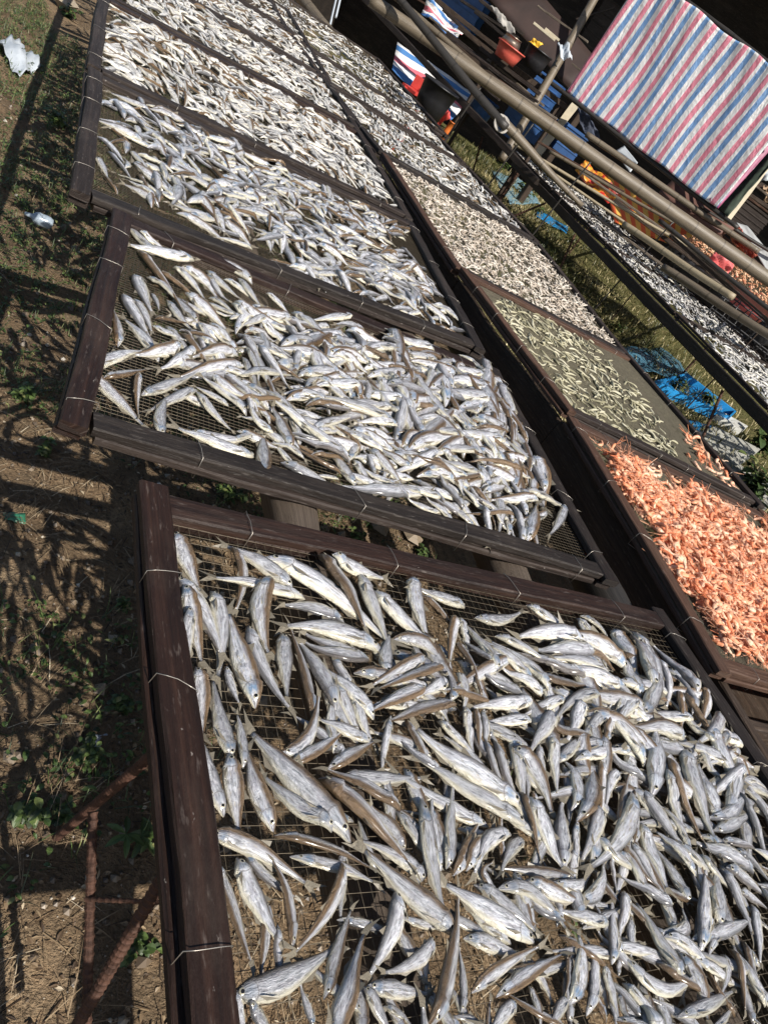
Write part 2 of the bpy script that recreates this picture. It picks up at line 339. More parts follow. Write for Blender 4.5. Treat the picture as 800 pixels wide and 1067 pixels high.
# ---------------------------------------------------------------- drying trays
def bil(q, u, v): return (q[0] * (1 - u) * (1 - v) + q[1] * u * (1 - v) + q[2] * u * v + q[3] * (1 - u) * v)
def tray(label, NL, NR, FR, FL, mats, cell=0.011, rw=0.046, ties=3, z=None, wire=0.0004, wmat=None, group='drying trays', side_over=True, dens=1):
    """corners at the top of the frame; mats = (left, near, right, far)"""
    z = TZ if z is None else z
    q = [np.array([*p, z if len(p) == 2 else p[2]][:3], float) if len(p) == 2 else np.array(p, float) for p in (NL, NR, FR, FL)]
    c = sum(q) / 4
    root = empty('drying_tray', (c[0], c[1], c[2] - 0.045), label, 'drying tray', group)
    h1 = 0.019; h2 = 0.016
    ex = unit(q[1] - q[0] + q[2] - q[3]); ey = unit(q[3] - q[0] + q[2] - q[1])
    def rail(a, b, m, inward, ext, dz):
        d = unit(b - a)
        a0 = a + inward * rw / 2 + d * (-0.012 if ext else rw * 0.98); b0 = b + inward * rw / 2 - d * (-0.012 if ext else rw * 0.98)
        mb = MB(); slat(mb, a0 - [0, 0, h1 / 2 - dz], b0 - [0, 0, h1 / 2 - dz], rw, h1, 0.003, 0.0014)
        r = mb.build('rail', m, root)
        mb = MB(); o = -inward * 0.004; slat(mb, a0 + o + d * 0.01 - [0, 0, h1 + 0.004 + h2 / 2], b0 + o - d * 0.01 - [0, 0, h1 + 0.004 + h2 / 2], rw * 0.96, h2, 0.003, 0.0014)
        mb.build('under_slat', m if m is not WOOD_BLACK else WOOD_GREY, r)
        L = np.linalg.norm(b0 - a0); side = np.cross(d, (0, 0, 1))
        for k in range(ties):
            t = (k + 0.5 + rng.uniform(-0.25, 0.25)) / ties; p = a0 + (b0 - a0) * t - [0, 0, 0.022 - dz]
            w2, hh = rw / 2 + 0.0025, 0.024
            lean = d * rng.uniform(-0.012, 0.012)
            loop = [p + side * x * w2 + np.array([0, 0, y * hh]) + lean * x + d * rng.normal(0, .0008) for x, y in ((-1, -1), (-1.02, 0), (-0.97, 0.98), (-0.5, 1.06), (0, 1.08), (0.5, 1.06), (0.97, 0.98), (1.02, 0), (1, -1), (0, -1.05), (-1, -1))]
            mb = MB(); sweep(mb, loop, circ(0.00065, 5), up=d, smooth=True); mb.build('wire_tie', TIE, root)
    rail(q[0], q[3], mats[0], ex, True, 0); rail(q[1], q[2], mats[2], -ex, True, 0.0)
    rail(q[0], q[1], mats[1], ey, False, -0.003); rail(q[3], q[2], mats[3], -ey, False, -0.003)
    mb = MB(); zc = np.array([0, 0, -h1 - 0.002])
    W = np.linalg.norm(q[1] - q[0]); H = np.linalg.norm(q[3] - q[0])
    def wireline(a, b, dz, k):
        pts = line(a, b, k)
        pts[1:-1] += (rng.random((k - 2, 3)) - 0.5) * [0.0016, 0.0016, 0.0008]
        d = unit(b - a); s_ = np.cross(d, (0, 0, 1)) * wire; u_ = np.array([0, 0, wire])
        v = []; f = []
        for p in pts: v += [p - s_, p - u_, p + s_, p + u_]
        for i in range(k - 1):
            for j in range(4): f.append((i * 4 + j, i * 4 + (j + 1) % 4, i * 4 + 4 + (j + 1) % 4, i * 4 + 4 + j))
        mb.add(np.array(v) + [0, 0, dz] + zc, f)
    e = 0.02
    nu = max(2, int(W / cell)); nv = max(2, int(H / cell)); kk = 7 if cell > 0.008 else 2
    for i in range(1, nu): wireline(bil(q, i / nu, e), bil(q, i / nu, 1 - e), 0, kk)
    for i in range(1, nv): wireline(bil(q, e, i / nv), bil(q, 1 - e, i / nv), wire * 1.6, kk)
    mb.build('wire_mesh', wmat or WIRE, root)
    return q
T1 = tray('front fish tray with wide purple-brown left rail, nearest the camera', (.345, -.04), (1.69, .06), (1.612, 1.025), (.278, .94), (WOOD_RED, WOOD_RED, WOOD_BLACK, WOOD_RED), 0.0165, 0.048, 4, wire=0.0005)
T2 = tray('second fish tray, charcoal near rail and reddish far rail, behind the front tray', (.158, 1.055), (1.47, 1.10), (1.515, 2.065), (.208, 1.93), (WOOD_RED, WOOD_BLACK, WOOD_BLACK, WOOD_RED), 0.0105, 0.045, 4, wire=0.0004)
T3 = tray('third fish tray along the left edge, bare wire showing at its left corner', (.113, 1.955), (1.50, 2.20), (1.545, 3.33), (.10, 2.99), (WOOD_GREY, WOOD_BLACK, WOOD_BLACK, WOOD_GREY), 0.0105, 0.046, 4)
T4 = tray('fourth fish tray along the left edge, thickly covered with pale fish', (.095, 3.04), (1.555, 3.40), (1.575, 4.66), (.09, 4.22), (WOOD_GREY, WOOD_GREY, WOOD_GREY, WOOD_RED), 0.02, 0.045, 3)
T5 = tray('fifth fish tray along the left edge, behind the dark diagonal rail', (.09, 4.28), (1.575, 4.72), (1.59, 5.78), (.09, 5.35), (WOOD_GREY, WOOD_GREY, WOOD_GREY, WOOD_GREY), 0.02, 0.042, 2)
T6 = tray('sixth fish tray, cut by the top edge of the photo', (.09, 5.41), (1.60, 5.84), (1.61, 6.95), (.09, 6.55), (WOOD_GREY, WOOD_GREY, WOOD_GREY, WOOD_GREY), 0.03, 0.04, 0)
T7 = tray('farthest tray of the left row, only its right corner in the photo', (.09, 6.61), (1.62, 7.01), (1.63, 8.2), (.09, 7.8), (WOOD_GREY, WOOD_GREY, WOOD_GREY, WOOD_GREY), 0.03, 0.04, 0)
S1 = tray('tray heaped with orange shrimp at the right edge of the photo', (1.70, .88), (2.88, .84), (2.93, 1.90), (1.79, 1.955), (WOOD_BROWN, WOOD_BROWN, WOOD_BROWN, WOOD_BROWN), 0.005, 0.045, 4, wire=0.0005, wmat=WIRE_DK)
S2 = tray('fine netted tray with yellowish small fish strewn over it', (1.79, 2.0, TZ + .012), (2.93, 1.945, TZ + .012), (2.87, 3.07, TZ + .012), (1.69, 2.985, TZ + .012), (WOOD_BROWN, WOOD_GREY, WOOD_GREY, WOOD_BROWN), 0.0052, 0.04, 4, wire=0.0005, wmat=WIRE_DK)
S3 = tray('tray covered with whitish dried squid behind the yellowish fish', (1.68, 3.03), (2.90, 3.12), (2.98, 4.58), (1.66, 4.44), (WOOD_BROWN, WOOD_BLACK, WOOD_GREY, WOOD_BLACK), 0.012, 0.045, 2, wmat=WIRE_DK)
S4 = tray('silvery fish tray in the middle row beyond the whitish squid', (1.65, 4.50), (3.0, 4.65), (2.86, 5.86), (1.5, 5.62), (WOOD_BLACK, WOOD_BLACK, WOOD_GREY, WOOD_GREY), 0.02, 0.05, 2)
S5 = tray('narrow fish tray in the middle row between two dark rails', (1.49, 5.68), (2.85, 5.92), (2.75, 6.72), (1.42, 6.70), (WOOD_GREY, WOOD_GREY, WOOD_GREY, WOOD_GREY), 0.03, 0.05, 0)
S6 = tray('last fish tray of the middle row, beside the dark hut', (1.41, 6.77), (3.0, 6.80), (2.9, 9.2), (1.38, 9.2), (WOOD_GREY, WOOD_GREY, WOOD_GREY, WOOD_GREY), 0.03, 0.05, 0)
LT = []
ly = [2.35, 3.7, 5.05, 6.4, 7.75, 9.1]
for i, (a, b_) in enumerate(zip(ly[:-1], ly[1:])):
    lab = ['slender fish tray at the right edge beyond the grass, nearest of its row', 'slender fish tray over the grass, second of the far row', 'slender fish tray under the thin bamboo ends, third of the far row', 'slender fish tray beside the orange striped cloth, fourth of the far row', 'farthest slender fish tray where the dark beam passes the bamboo'][i]
    LT.append(tray(lab, (4.75, a + .02, TZ + .02), (6.5, a + .32, TZ + .02), (6.5, b_ + .28, TZ + .02), (4.75, b_ - .02, TZ + .02), (WOOD_GREY, WOOD_GREY, WOOD_GREY, WOOD_GREY), 0.03, 0.03, 0, group='trays of the far row'))
# supports: logs, planks, posts
def support(name, m, a, b, r, label, cat, **k): return pole(name, m, a, b, r, r * 1.05, label, cat, nodes=0, **k)
zb = TZ - 0.046
support('support_log', LOG, (.60, -.6, zb - .055), (.66, 8.2, zb - .055), .05, 'pale weathered log under the trays, nearer the left rails', 'log', group='logs carrying the left row')
support('support_log', LOG, (1.17, -.6, zb - .055), (1.24, 8.2, zb - .055), .048, 'brown log under the trays, between the pale log and the right rails', 'log', group='logs carrying the left row')
support('support_log', BAM_DARK, (1.52, -.6, zb - .05), (1.57, 8.2, zb - .05), .05, 'blackened log under the right rails of the left row', 'log', group='logs carrying the left row')
def plank(a, b, w_, h_, m, label, cat='plank', group=None):
    mb = MB(); slat(mb, a, b, w_, h_, 0.004, 0.003); return tag(mb.build('support_plank', m, origin=np.asarray(a, float)), label, cat, group)
plank((1.745, .1, zb - .105), (1.83, 2.0, zb - .105), .035, .2, WOOD_DARK, 'dark upright plank under the left side of the shrimp tray', group='planks carrying the middle row')
plank((1.83, 2.01, zb - .1), (1.735, 3.0, zb - .1), .035, .19, WOOD_DARK, 'dark upright plank under the left side of the yellowish fish tray', group='planks carrying the middle row')
plank((1.73, 3.01, zb - .1), (1.43, 9.2, zb - .1), .035, .19, WOOD_DARK, 'dark upright plank running back under the far middle trays', group='planks carrying the middle row')
plank((2.80, .1, zb - .055), (2.88, 9.2, zb - .055), .06, .10, WOOD_DARK, 'dark beam under the right side of the middle row', group='planks carrying the middle row')
plank((1.74, .66, zb - .06), (3.1, .60, zb - .06), .05, .09, WOOD_DARK, 'dark cross board below the near end of the shrimp tray', group='planks carrying the middle row')
bm1 = P(537, 166, TZ - .02)
plank((4.72, 1.6, TZ - .065), tuple(bm1 - [0, 0, .04]), .035, .085, WOOD_BLACK, 'long dark beam slanting along the near side of the far row')
plank(tuple(P(560, 190, TZ + .03)), tuple(at(372, -10, 9.2)), .075, .06, WOOD_BLACK, 'long dark timber running up to the top edge from the far row', 'timber')
plank((6.3, 1.9, TZ - .09), (6.3, 9.4, TZ - .09), .05, .08, WOOD_DARK, 'dark rear beam under the far row of trays')
i = 0
for x, y, l in ((.62, .95, 'under the pale log in the gap after the front tray'), (.64, 3.0, 'under the pale log near the third tray'), (.65, 6.2, 'under the pale log far back'), (1.2, 2.1, 'under the brown log behind the second tray'), (1.2, 5.2, 'under the brown log far back'),
              (1.55, .1, 'under the blackened log near the camera'), (1.55, 2.0, 'under the blackened log in the middle'), (1.55, 4.5, 'under the blackened log far back'),
              (1.76, .35, 'under the upright plank by the shrimp tray'), (1.72, 2.95, 'under the upright plank by the yellowish fish'), (1.55, 6.5, 'under the upright plank far back'),
              (2.84, 1.0, 'under the right beam by the shrimp tray'), (2.86, 3.1, 'under the right beam by the squid tray'), (2.86, 5.3, 'under the right beam by the silvery fish'), (2.87, 7.6, 'under the right beam by the last tray')):
    top = zb - (.21 if 1.5 < x < 1.8 and y > .3 and x > 1.56 else .1)
    pole('support_post', BAM_DARK, (x, y, -.03), (x + .02, y + .01, top), .028, .024, 'short dark post ' + l, 'post', group='posts under the trays', nodes=0.3)
for k, (x, y, dx, dy) in enumerate(((4.75, 6.9, .1, -.1), (4.75, 7.7, -.25, .3), (4.76, 8.6, .05, .1), (4.76, 9.9, .2, .0), (4.74, 4.1, .1, -.2), (4.74, 2.5, .0, .1), (6.3, 3.0, 0, 0), (6.3, 6.0, 0, 0), (6.3, 9.0, 0, 0), (4.77, 11.6, .2, 0.))):
    mb = MB(); rebar(mb, (x + dx, y + dy, -.03), (x, y, TZ - .13), .011, 0.03)
    tag(mb.build('steel_prop', RUST, origin=np.array([x + dx, y + dy, 0])), 'thin steel prop of the far row, %s' % ['second pair beyond the squid tray', 'leaning over the grass', 'near the blue box', 'close to the red chair', 'above the blue sheet', 'at the right edge', 'rear near', 'rear middle', 'rear far', 'by the hut'][k], 'prop', 'steel props of the far row')
# rusty trestle by the near left corner
tr = empty('steel_trestle', tuple(at(97, 850, 1.05)), 'rusty ribbed steel trestle beside the front tray, lower left', 'trestle')
mb = MB(); rebar(mb, at(97, 846, 1.06), at(88, 1150, .98), .0065); mb.build('bar', RUST, tr)
mb = MB(); rebar(mb, at(182, 893, .86), at(60, 1105, .99), .0072); mb.build('leg', RUST, tr)
mb = MB(); rebar(mb, P(58, 874, 0), at(176, 772, .93), .0068); mb.build('brace', RUST, tr)
mb = MB(); rebar(mb, at(90, 937, 1.03), at(186, 941, .98), .003); mb.build('rung', RUST, tr)
mb = MB(); rebar(mb, at(60, 1105, .99), (at(60, 1105, .99) * [1, 1, 0]) + [0, -.05, -.02], .0072); mb.build('leg', RUST, tr)
plank((2.85, -.5, .40), (2.88, 1.5, .40), 2.25, .03, WOOD_DARK, 'dark lower boards added to darken the gap right of the front tray')  # added dark boards covering bright grass where the bench underside is shaded
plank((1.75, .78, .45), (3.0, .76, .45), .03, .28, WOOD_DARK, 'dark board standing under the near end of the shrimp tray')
# ---------------------------------------------------------------- fish laid out on the front two trays
# head, middle and tail of each fish, its width, the side its back faces, B when the back is brown
TILES = {
(175, 540, 5, 1): """45,60,110,215,205,395,95EB 655,345,480,210,285,105,70N 335,145,400,290,350,500,80WB 720,395,480,340,200,285,75N 525,200,850,380,1225,700,90N
930,520,760,450,595,425,70S 525,325,480,500,580,730,105EB 610,590,620,750,650,950,90E 240,365,290,560,265,880,110E 60,290,190,500,310,740,120W 80,360,140,560,210,760,90EB
105,490,100,640,145,800,75W 470,950,385,700,310,440,110EB 450,545,500,760,710,1020,95W 775,1025,710,750,650,515,80WB 880,990,780,760,690,610,95W 1095,690,850,570,580,550,100N
1010,690,870,650,690,560,80S 1050,720,880,700,690,600,75S 165,760,190,940,200,1140,95EB 320,760,350,860,410,950,60W""",
(175, 710, 5, 1): """310,660,200,400,130,90,105E 350,360,285,180,250,-90,105E 330,370,360,580,400,800,110EB 570,745,470,520,440,290,100EB 950,810,650,480,420,190,130NB 850,770,650,620,490,440,120N
600,350,740,270,790,0,95WB 650,420,800,340,965,210,85SB 245,785,480,870,820,1085,100NB 590,785,850,850,1125,985,80SB 670,895,925,960,1125,1040,75N 410,420,400,260,375,120,60E""",
(215, 887, 5, 1): """50,20,150,280,290,630,100WB 190,20,270,250,430,520,120E 470,480,430,200,330,10,75WB 710,60,640,300,420,560,105WB 165,730,440,650,740,440,175N 140,740,190,870,250,1080,110W
230,790,310,890,420,1050,100S 590,880,545,780,500,640,95W 640,740,700,500,800,230,75EB 660,1010,740,720,870,330,115EB""",
(370, 887, 5, 1): """225,205,190,430,60,680,145W 415,435,320,570,130,610,110N 90,690,260,715,430,725,115N 50,715,140,830,260,1000,110E 515,405,300,210,-10,-85,110NB 350,140,240,20,-20,-80,105N
345,-260,400,60,515,340,85E 405,880,500,560,560,120,120WB 570,820,585,640,560,420,50W 945,460,680,300,440,130,115N 600,440,750,490,940,560,95N 650,710,780,590,1025,465,100NB
770,740,930,620,1130,510,105SB 650,165,800,290,985,445,75N 720,1000,620,870,500,870,110N 855,780,780,850,680,1000,115W 180,790,260,840,345,910,60N""",
(330, 730, 5, 1): """290,200,140,140,0,80,85N 80,340,210,260,330,190,95SB 170,370,330,400,620,395,90N 435,560,240,440,20,325,90SB 40,400,260,600,540,900,145SB 480,760,370,630,260,530,85NB
925,430,790,260,650,150,90N 1040,550,760,350,470,80,95N 1090,665,760,450,500,290,90N 905,635,640,520,380,330,75N 730,890,790,750,870,600,105WB 720,20,520,60,360,110,95SB 650,95,740,190,880,330,80E
690,850,690,650,720,360,80E 650,890,600,660,610,470,48E""",
(330, 560, 5, 1): """20,95,140,270,290,520,88SB 70,120,220,175,400,190,75N 225,200,300,380,400,595,85E 310,270,450,430,660,640,98E 525,200,530,340,640,590,78E 780,345,640,300,470,240,85N
555,310,650,380,780,520,62SB 405,530,560,570,670,720,68NB 370,700,360,600,400,460,78E 550,640,430,690,260,780,80NB 635,690,500,730,280,790,85SB 550,790,420,840,260,900,95SB
660,760,590,800,480,860,80N 730,410,700,530,680,750,78WB 745,540,780,640,830,800,68WB 740,700,755,800,770,930,75E 680,860,690,780,670,660,58W 300,930,170,790,40,640,90N 760,400,790,500,800,610,48E""",
(485, 600, 5, 1): """75,195,200,215,330,150,72N 340,140,460,220,610,290,68N 830,490,640,360,480,250,52NB 620,195,710,250,780,340,48N 600,210,680,300,790,430,52E 600,220,620,290,650,350,45E
600,360,420,300,270,310,88N 645,405,500,405,350,370,82S 180,300,310,380,460,500,62N 740,520,570,465,410,440,62N 390,530,520,555,700,590,64SB 830,600,640,530,460,480,62N
415,600,290,440,110,300,62N 340,560,190,430,50,280,85N 390,620,300,560,130,460,85N 290,610,150,560,10,480,78S 150,510,70,350,-10,220,52E 115,470,50,390,-10,300,58W 75,640,40,560,0,480,72WB
345,650,190,670,0,685,85N 515,635,410,675,280,740,76N 325,770,220,750,110,740,75N 300,880,220,840,130,780,66N 435,720,390,810,330,940,98W 690,640,560,650,450,790,84N 580,670,560,760,500,900,95W
915,990,770,810,600,650,72N 690,740,640,790,550,910,80W 735,590,740,640,745,710,62W 700,880,715,800,740,720,68WB 800,620,785,700,800,800,60E 0,690,20,800,60,960,60E 55,700,60,800,90,950,60WB
100,700,100,800,130,940,42W 130,800,170,860,230,960,80W 420,840,450,900,490,980,60W 700,440,730,470,770,490,42N""",
(640, 640, 5, 1): """0,80,50,190,130,380,60EB 125,435,60,310,-10,170,75E 165,400,120,240,80,80,82E 115,460,20,400,-90,320,70S 185,245,250,380,250,520,68W 105,530,180,430,185,250,92E
380,530,340,390,260,270,80W 385,430,310,290,190,110,48W 310,430,330,530,370,660,68WB 410,405,450,500,400,630,72WB 540,510,490,620,380,700,105N 575,620,510,700,420,760,72N 630,715,540,770,440,790,75N
395,565,240,545,60,580,64N 345,660,210,610,30,600,80NB 350,710,220,705,80,660,88S 80,460,30,520,-40,620,82W 190,940,190,750,190,580,85E 650,810,560,890,440,990,95N 345,730,400,930,565,1260,74E
505,940,430,840,380,760,64E""",
(640, 780, 5, 1): """490,350,600,330,640,190,92S 525,420,620,390,740,300,88S 650,185,730,175,840,225,48N 830,380,720,270,640,195,36N 580,470,680,490,780,540,84S 615,550,720,600,870,710,78S
590,620,700,680,850,780,75S 560,625,650,780,770,1020,70W 660,745,740,775,850,830,58S 245,80,330,270,510,540,70WB 230,130,300,300,385,470,54E 125,220,230,380,390,560,74W 400,540,310,380,200,250,80E
155,385,200,560,300,770,88E 410,665,300,520,205,410,68E 395,795,310,630,220,480,88E 80,490,160,620,265,750,64W 10,540,90,620,190,720,74N 300,810,170,740,0,640,74S 100,490,100,330,95,150,58WB
20,540,30,300,85,110,72WB 0,130,20,170,40,260,58E""",
(640, 887, 5, 1): """60,210,50,330,20,510,74W 345,655,230,460,100,200,88E 450,505,450,280,470,20,82W 545,375,515,220,530,30,84E 240,410,380,390,345,240,88S 270,450,400,510,560,690,58N
60,545,260,720,440,600,105N 70,680,160,800,330,970,95N 340,860,500,790,670,700,105N 545,900,600,850,630,790,48NY 610,510,660,660,710,870,68WB 500,540,540,410,650,420,72W 800,790,710,650,610,430,68E
570,530,595,640,540,780,42E 730,270,760,420,795,610,48W 700,520,740,580,790,640,68N 0,690,10,800,40,950,68W 30,740,60,820,110,960,44EB 100,340,90,450,110,565,98W 40,635,30,560,20,480,62W
770,340,820,380,870,430,58N 760,860,800,900,850,960,60N""",
(510, 887, 5, 1): """205,145,340,225,510,290,84NB 60,200,250,240,440,465,72N 335,150,460,180,560,55,92N 465,245,570,190,590,10,92E 620,370,480,340,340,290,108N 425,780,475,600,455,390,92E
530,830,550,620,505,425,64W 600,590,640,720,700,910,74E 640,575,640,400,655,160,58W 410,540,410,640,400,770,48WB 450,880,430,950,400,1060,88W 400,760,370,830,300,960,98W 230,690,270,800,300,970,34EB
430,140,230,100,40,60,58NB""",
(485, 770, 5, 1): """10,680,50,560,180,440,95WB 255,490,95,550,55,760,105W 135,750,95,680,190,620,58WB 110,0,150,160,260,290,44W 160,0,220,190,330,330,88W 245,60,370,190,490,430,78EB 385,30,400,150,440,280,58W
430,0,460,140,490,310,74E 555,360,565,210,500,80,68E 580,420,640,270,640,110,92EB 690,130,700,280,720,460,58WB 795,190,740,240,740,410,72W 370,260,385,350,410,460,44WB 510,670,500,470,520,290,92W
270,290,330,450,400,640,68WB 320,310,410,520,530,700,72E 680,350,650,490,610,660,88W 585,430,580,560,590,700,44W 850,290,790,520,600,690,125S 330,520,240,570,190,730,88W 745,620,770,700,800,810,48W
580,105,690,85,830,50,78N 490,110,540,50,600,-10,78W 290,150,330,230,350,310,44W""",
(90, 220, 4.444, 2): """310,180,240,100,150,0,38N 500,210,350,190,170,130,45N 275,75,380,125,500,205,58N 250,100,320,140,410,180,42NB 250,175,350,310,465,480,46WB 235,285,265,360,330,470,68W 290,300,370,360,450,450,48N
310,360,335,400,350,440,56W 180,370,240,480,330,590,55W 230,390,280,470,320,550,50W 155,600,150,510,130,410,60WB 340,670,260,560,170,460,48N 415,245,490,310,575,410,64N 445,250,550,310,630,410,45NB
350,265,450,340,560,410,62SB 570,260,640,330,740,395,38N 570,285,610,360,690,400,48S 650,300,730,350,810,420,48N 770,320,650,240,500,200,42NB 470,370,570,460,680,545,48NB 330,480,410,500,510,525,46SB
320,515,390,560,475,605,50N 440,540,480,560,520,620,60S 700,650,610,560,490,500,40NB 520,520,570,570,640,640,44N 580,510,640,580,710,650,44N 435,605,340,650,200,640,56NB 500,630,430,690,330,715,58N
40,720,150,660,300,630,64N 95,750,200,735,310,700,50SB 520,590,560,660,610,730,44W 700,665,590,660,460,690,48NB 730,710,580,730,400,770,46NB 700,490,600,430,560,400,40N 700,560,730,500,800,530,55N
740,560,780,560,840,590,40SB 700,570,750,620,800,710,55W 640,745,720,750,820,760,50N 580,385,640,430,710,500,45N 600,440,640,470,710,500,40N""",
(90, 380, 4.444, 2): """15,20,150,140,310,290,45NB 258,25,240,120,260,235,52WB 275,115,390,85,560,15,50N 515,110,400,150,290,195,50N 365,300,350,220,395,110,70E 515,130,600,220,705,290,46N 500,285,640,335,800,310,46N
780,405,600,360,385,255,50N 745,215,630,110,520,45,38N 590,40,660,120,780,185,44NB 800,200,720,140,640,70,45N 740,140,760,200,800,260,35W""",
(250, 250, 5, 2): """0,190,60,270,140,345,42N 150,260,210,310,280,380,48N 280,370,360,450,440,560,50N 440,540,510,600,610,660,50N 600,385,490,395,370,405,48N 650,455,570,440,490,425,50S 470,440,420,445,370,465,62N
640,420,720,440,795,510,50N 740,520,790,530,860,550,45N 560,470,660,530,790,610,55NB 460,515,510,520,580,560,60NB 590,610,540,580,490,540,50N 570,540,540,490,490,430,44N 290,490,220,440,150,410,55N
400,510,340,490,280,480,48N 160,375,110,350,60,330,44SB 20,350,70,400,130,440,45N 120,430,60,440,0,450,45N 35,470,110,490,210,535,48NB 60,510,120,540,200,570,42S 10,510,60,580,125,680,50W
90,560,170,670,280,765,58W 140,570,210,620,285,710,40N 110,690,50,700,-30,710,62N 500,735,400,650,310,540,72N 285,690,290,620,300,540,48W 520,690,450,640,380,590,45N 310,710,350,700,420,700,48N
470,640,570,660,680,710,44NB 790,770,700,700,640,640,50N 640,650,610,610,580,550,40E 345,780,370,740,430,740,60W 210,600,240,605,275,610,60N 700,620,640,560,600,500,45N""",
(250, 390, 5, 2): """60,45,90,95,140,140,40N 580,160,490,110,410,55,42N 605,145,590,80,560,20,50EB 655,140,660,80,660,15,52W 570,130,530,70,500,20,58E 800,280,580,190,350,120,52N 800,190,620,175,450,180,50N
800,290,700,265,590,240,40N 270,380,210,270,160,150,46EB 380,330,270,230,120,120,55N 550,450,390,330,220,180,58N 560,465,410,380,250,310,58S 550,430,460,370,370,300,48N 530,500,400,440,285,370,50SB
330,435,240,370,145,330,48N 230,450,390,530,560,590,58S 530,525,460,510,400,500,44N 860,645,700,610,500,545,75S 120,510,130,400,110,280,88EB 180,290,90,240,40,110,36N 165,300,90,240,0,200,48N
165,240,110,190,50,140,46NB -20,330,40,310,100,295,42N 80,405,30,400,-40,390,50N 400,305,460,300,540,290,58N 440,275,470,245,520,225,55N 590,390,540,360,480,340,55N 800,410,690,340,570,250,54NB
570,440,590,390,600,330,48W 710,510,670,440,640,370,44W 810,590,710,530,620,455,50N 800,480,750,430,690,390,50N 740,550,755,520,735,480,44W""",
(400, 330, 5, 2): """390,250,290,170,190,90,45N 230,160,150,130,60,110,42N 50,105,20,80,-20,50,50N 260,180,130,150,0,130,45N 100,190,190,190,290,190,38SB 290,230,210,215,130,220,42SB 360,235,300,250,230,265,42N
0,240,50,240,110,245,40N 0,280,60,290,130,300,44SB 400,190,500,290,445,365,33E 435,255,370,270,385,345,46WB 520,230,520,290,530,355,54W 545,320,570,390,565,465,35E 580,370,630,470,725,590,44W
735,670,650,570,570,480,48WB 330,470,290,380,240,280,32N 300,340,320,380,330,430,40W 330,350,350,380,385,415,44NB 345,440,400,430,408,370,38S 430,400,430,460,450,525,46W 470,525,480,470,550,455,58N
545,390,530,430,470,445,50SB 215,280,220,360,150,400,55E 165,345,130,360,90,390,46SB 180,290,120,330,50,385,44N 5,320,30,335,65,360,45N 250,410,230,390,225,360,46N 130,550,150,480,235,460,44W
330,530,280,500,220,470,46N 120,490,60,475,0,470,40N 130,580,230,545,350,540,44N 400,660,280,620,160,600,50N 470,690,380,620,290,565,60N 440,615,390,540,340,470,44N 470,600,410,540,350,460,40N
90,700,130,640,250,650,56NB 120,720,260,660,480,685,52NB 490,725,340,715,210,715,48N 590,780,520,680,430,600,38N 620,720,570,670,510,640,38N 550,590,590,580,625,530,54N 500,535,540,520,600,535,42N
680,650,620,610,560,600,34N 740,800,660,700,580,620,46N 745,800,730,750,700,700,44W 120,640,60,620,-10,600,44SB 70,590,30,560,-10,540,48N 130,800,70,710,-10,650,58NB""",
(400, 450, 3.636, 2): """560,170,490,100,425,20,34N 530,50,510,20,480,-10,38W 590,240,550,170,510,80,30W 500,175,400,135,300,115,30SB 378,190,385,140,375,85,33W 370,210,410,200,442,170,38N 375,230,420,225,460,205,38S
525,238,620,265,742,278,34N 680,275,670,330,625,390,42E 540,320,490,240,450,180,40W 570,272,480,265,380,262,26NB 620,300,560,330,490,340,30NB 545,410,555,340,575,270,52EB 480,345,475,320,460,290,38W
400,320,330,260,260,190,40N 470,360,430,330,390,290,40N 362,295,395,360,408,430,42W 510,390,490,370,480,340,38W 410,375,440,385,475,412,38S 655,488,570,440,480,385,34N 712,480,630,450,550,415,32N
185,110,165,95,150,75,40N 350,170,260,140,180,100,38N 310,190,210,150,120,100,35N 300,290,240,220,185,155,36W 230,270,200,230,180,185,32W 270,330,210,280,150,235,32N 210,300,140,275,70,240,38N
350,350,290,310,240,270,40N 360,380,320,365,270,350,34N 290,340,240,320,200,300,36N 140,230,80,215,20,190,36N 430,130,440,110,455,95,40N""",
}
def parse():
    out = []
    for (ox, oy, s, tr_), txt in TILES.items():
        for k in txt.split():
            p = k.split(','); code = p[6].lstrip('0123456789'); wd = float(p[6][:len(p[6]) - len(code)])
            v = [float(a) for a in p[:6]]
            pts = [(ox + v[i] / s, oy + v[i + 1] / s) for i in (0, 2, 4)]
            out.append((pts, wd / s, code, tr_))
    return out
# ---------------------------------------------------------------- fish, built one by one and laid down on what lies below
class Pile:
    def __init__(s, q, base, cap=0.05):
        a = np.array(q)[:, :2]; s.lo = a.min(0) - .1; hi = a.max(0) + .1; s.r = 0.004
        s.h = np.full(np.ceil((hi - s.lo) / s.r).astype(int) + 1, base); s.base = base; s.cap = base + cap
    def ij(s, xy):
        k = ((xy - s.lo) / s.r).astype(int); return np.clip(k[..., 0], 0, s.h.shape[0] - 1), np.clip(k[..., 1], 0, s.h.shape[1] - 1)
    def get(s, xy): return s.h[s.ij(xy)]
    def put(s, xy, z):
        i, j = s.ij(xy); np.maximum.at(s.h, (i.ravel(), j.ravel()), np.minimum(z, s.cap).ravel())
ST = np.array([0, .02, .05, .09, .14, .195, .225, .30, .38, .47, .56, .66, .75, .82, .875])
DO = np.array([.05, .25, .42, .6, .76, .9, .9, .98, 1.0, .93, .8, .6, .43, .31, .25])
VE = np.array([.04, .2, .36, .54, .76, .98, .9, 1.02, 1.06, 1.0, .84, .56, .38, .26, .22])
TH = np.array([.04, .25, .45, .64, .8, .92, .78, .82, .8, .76, .68, .52, .37, .24, .16])
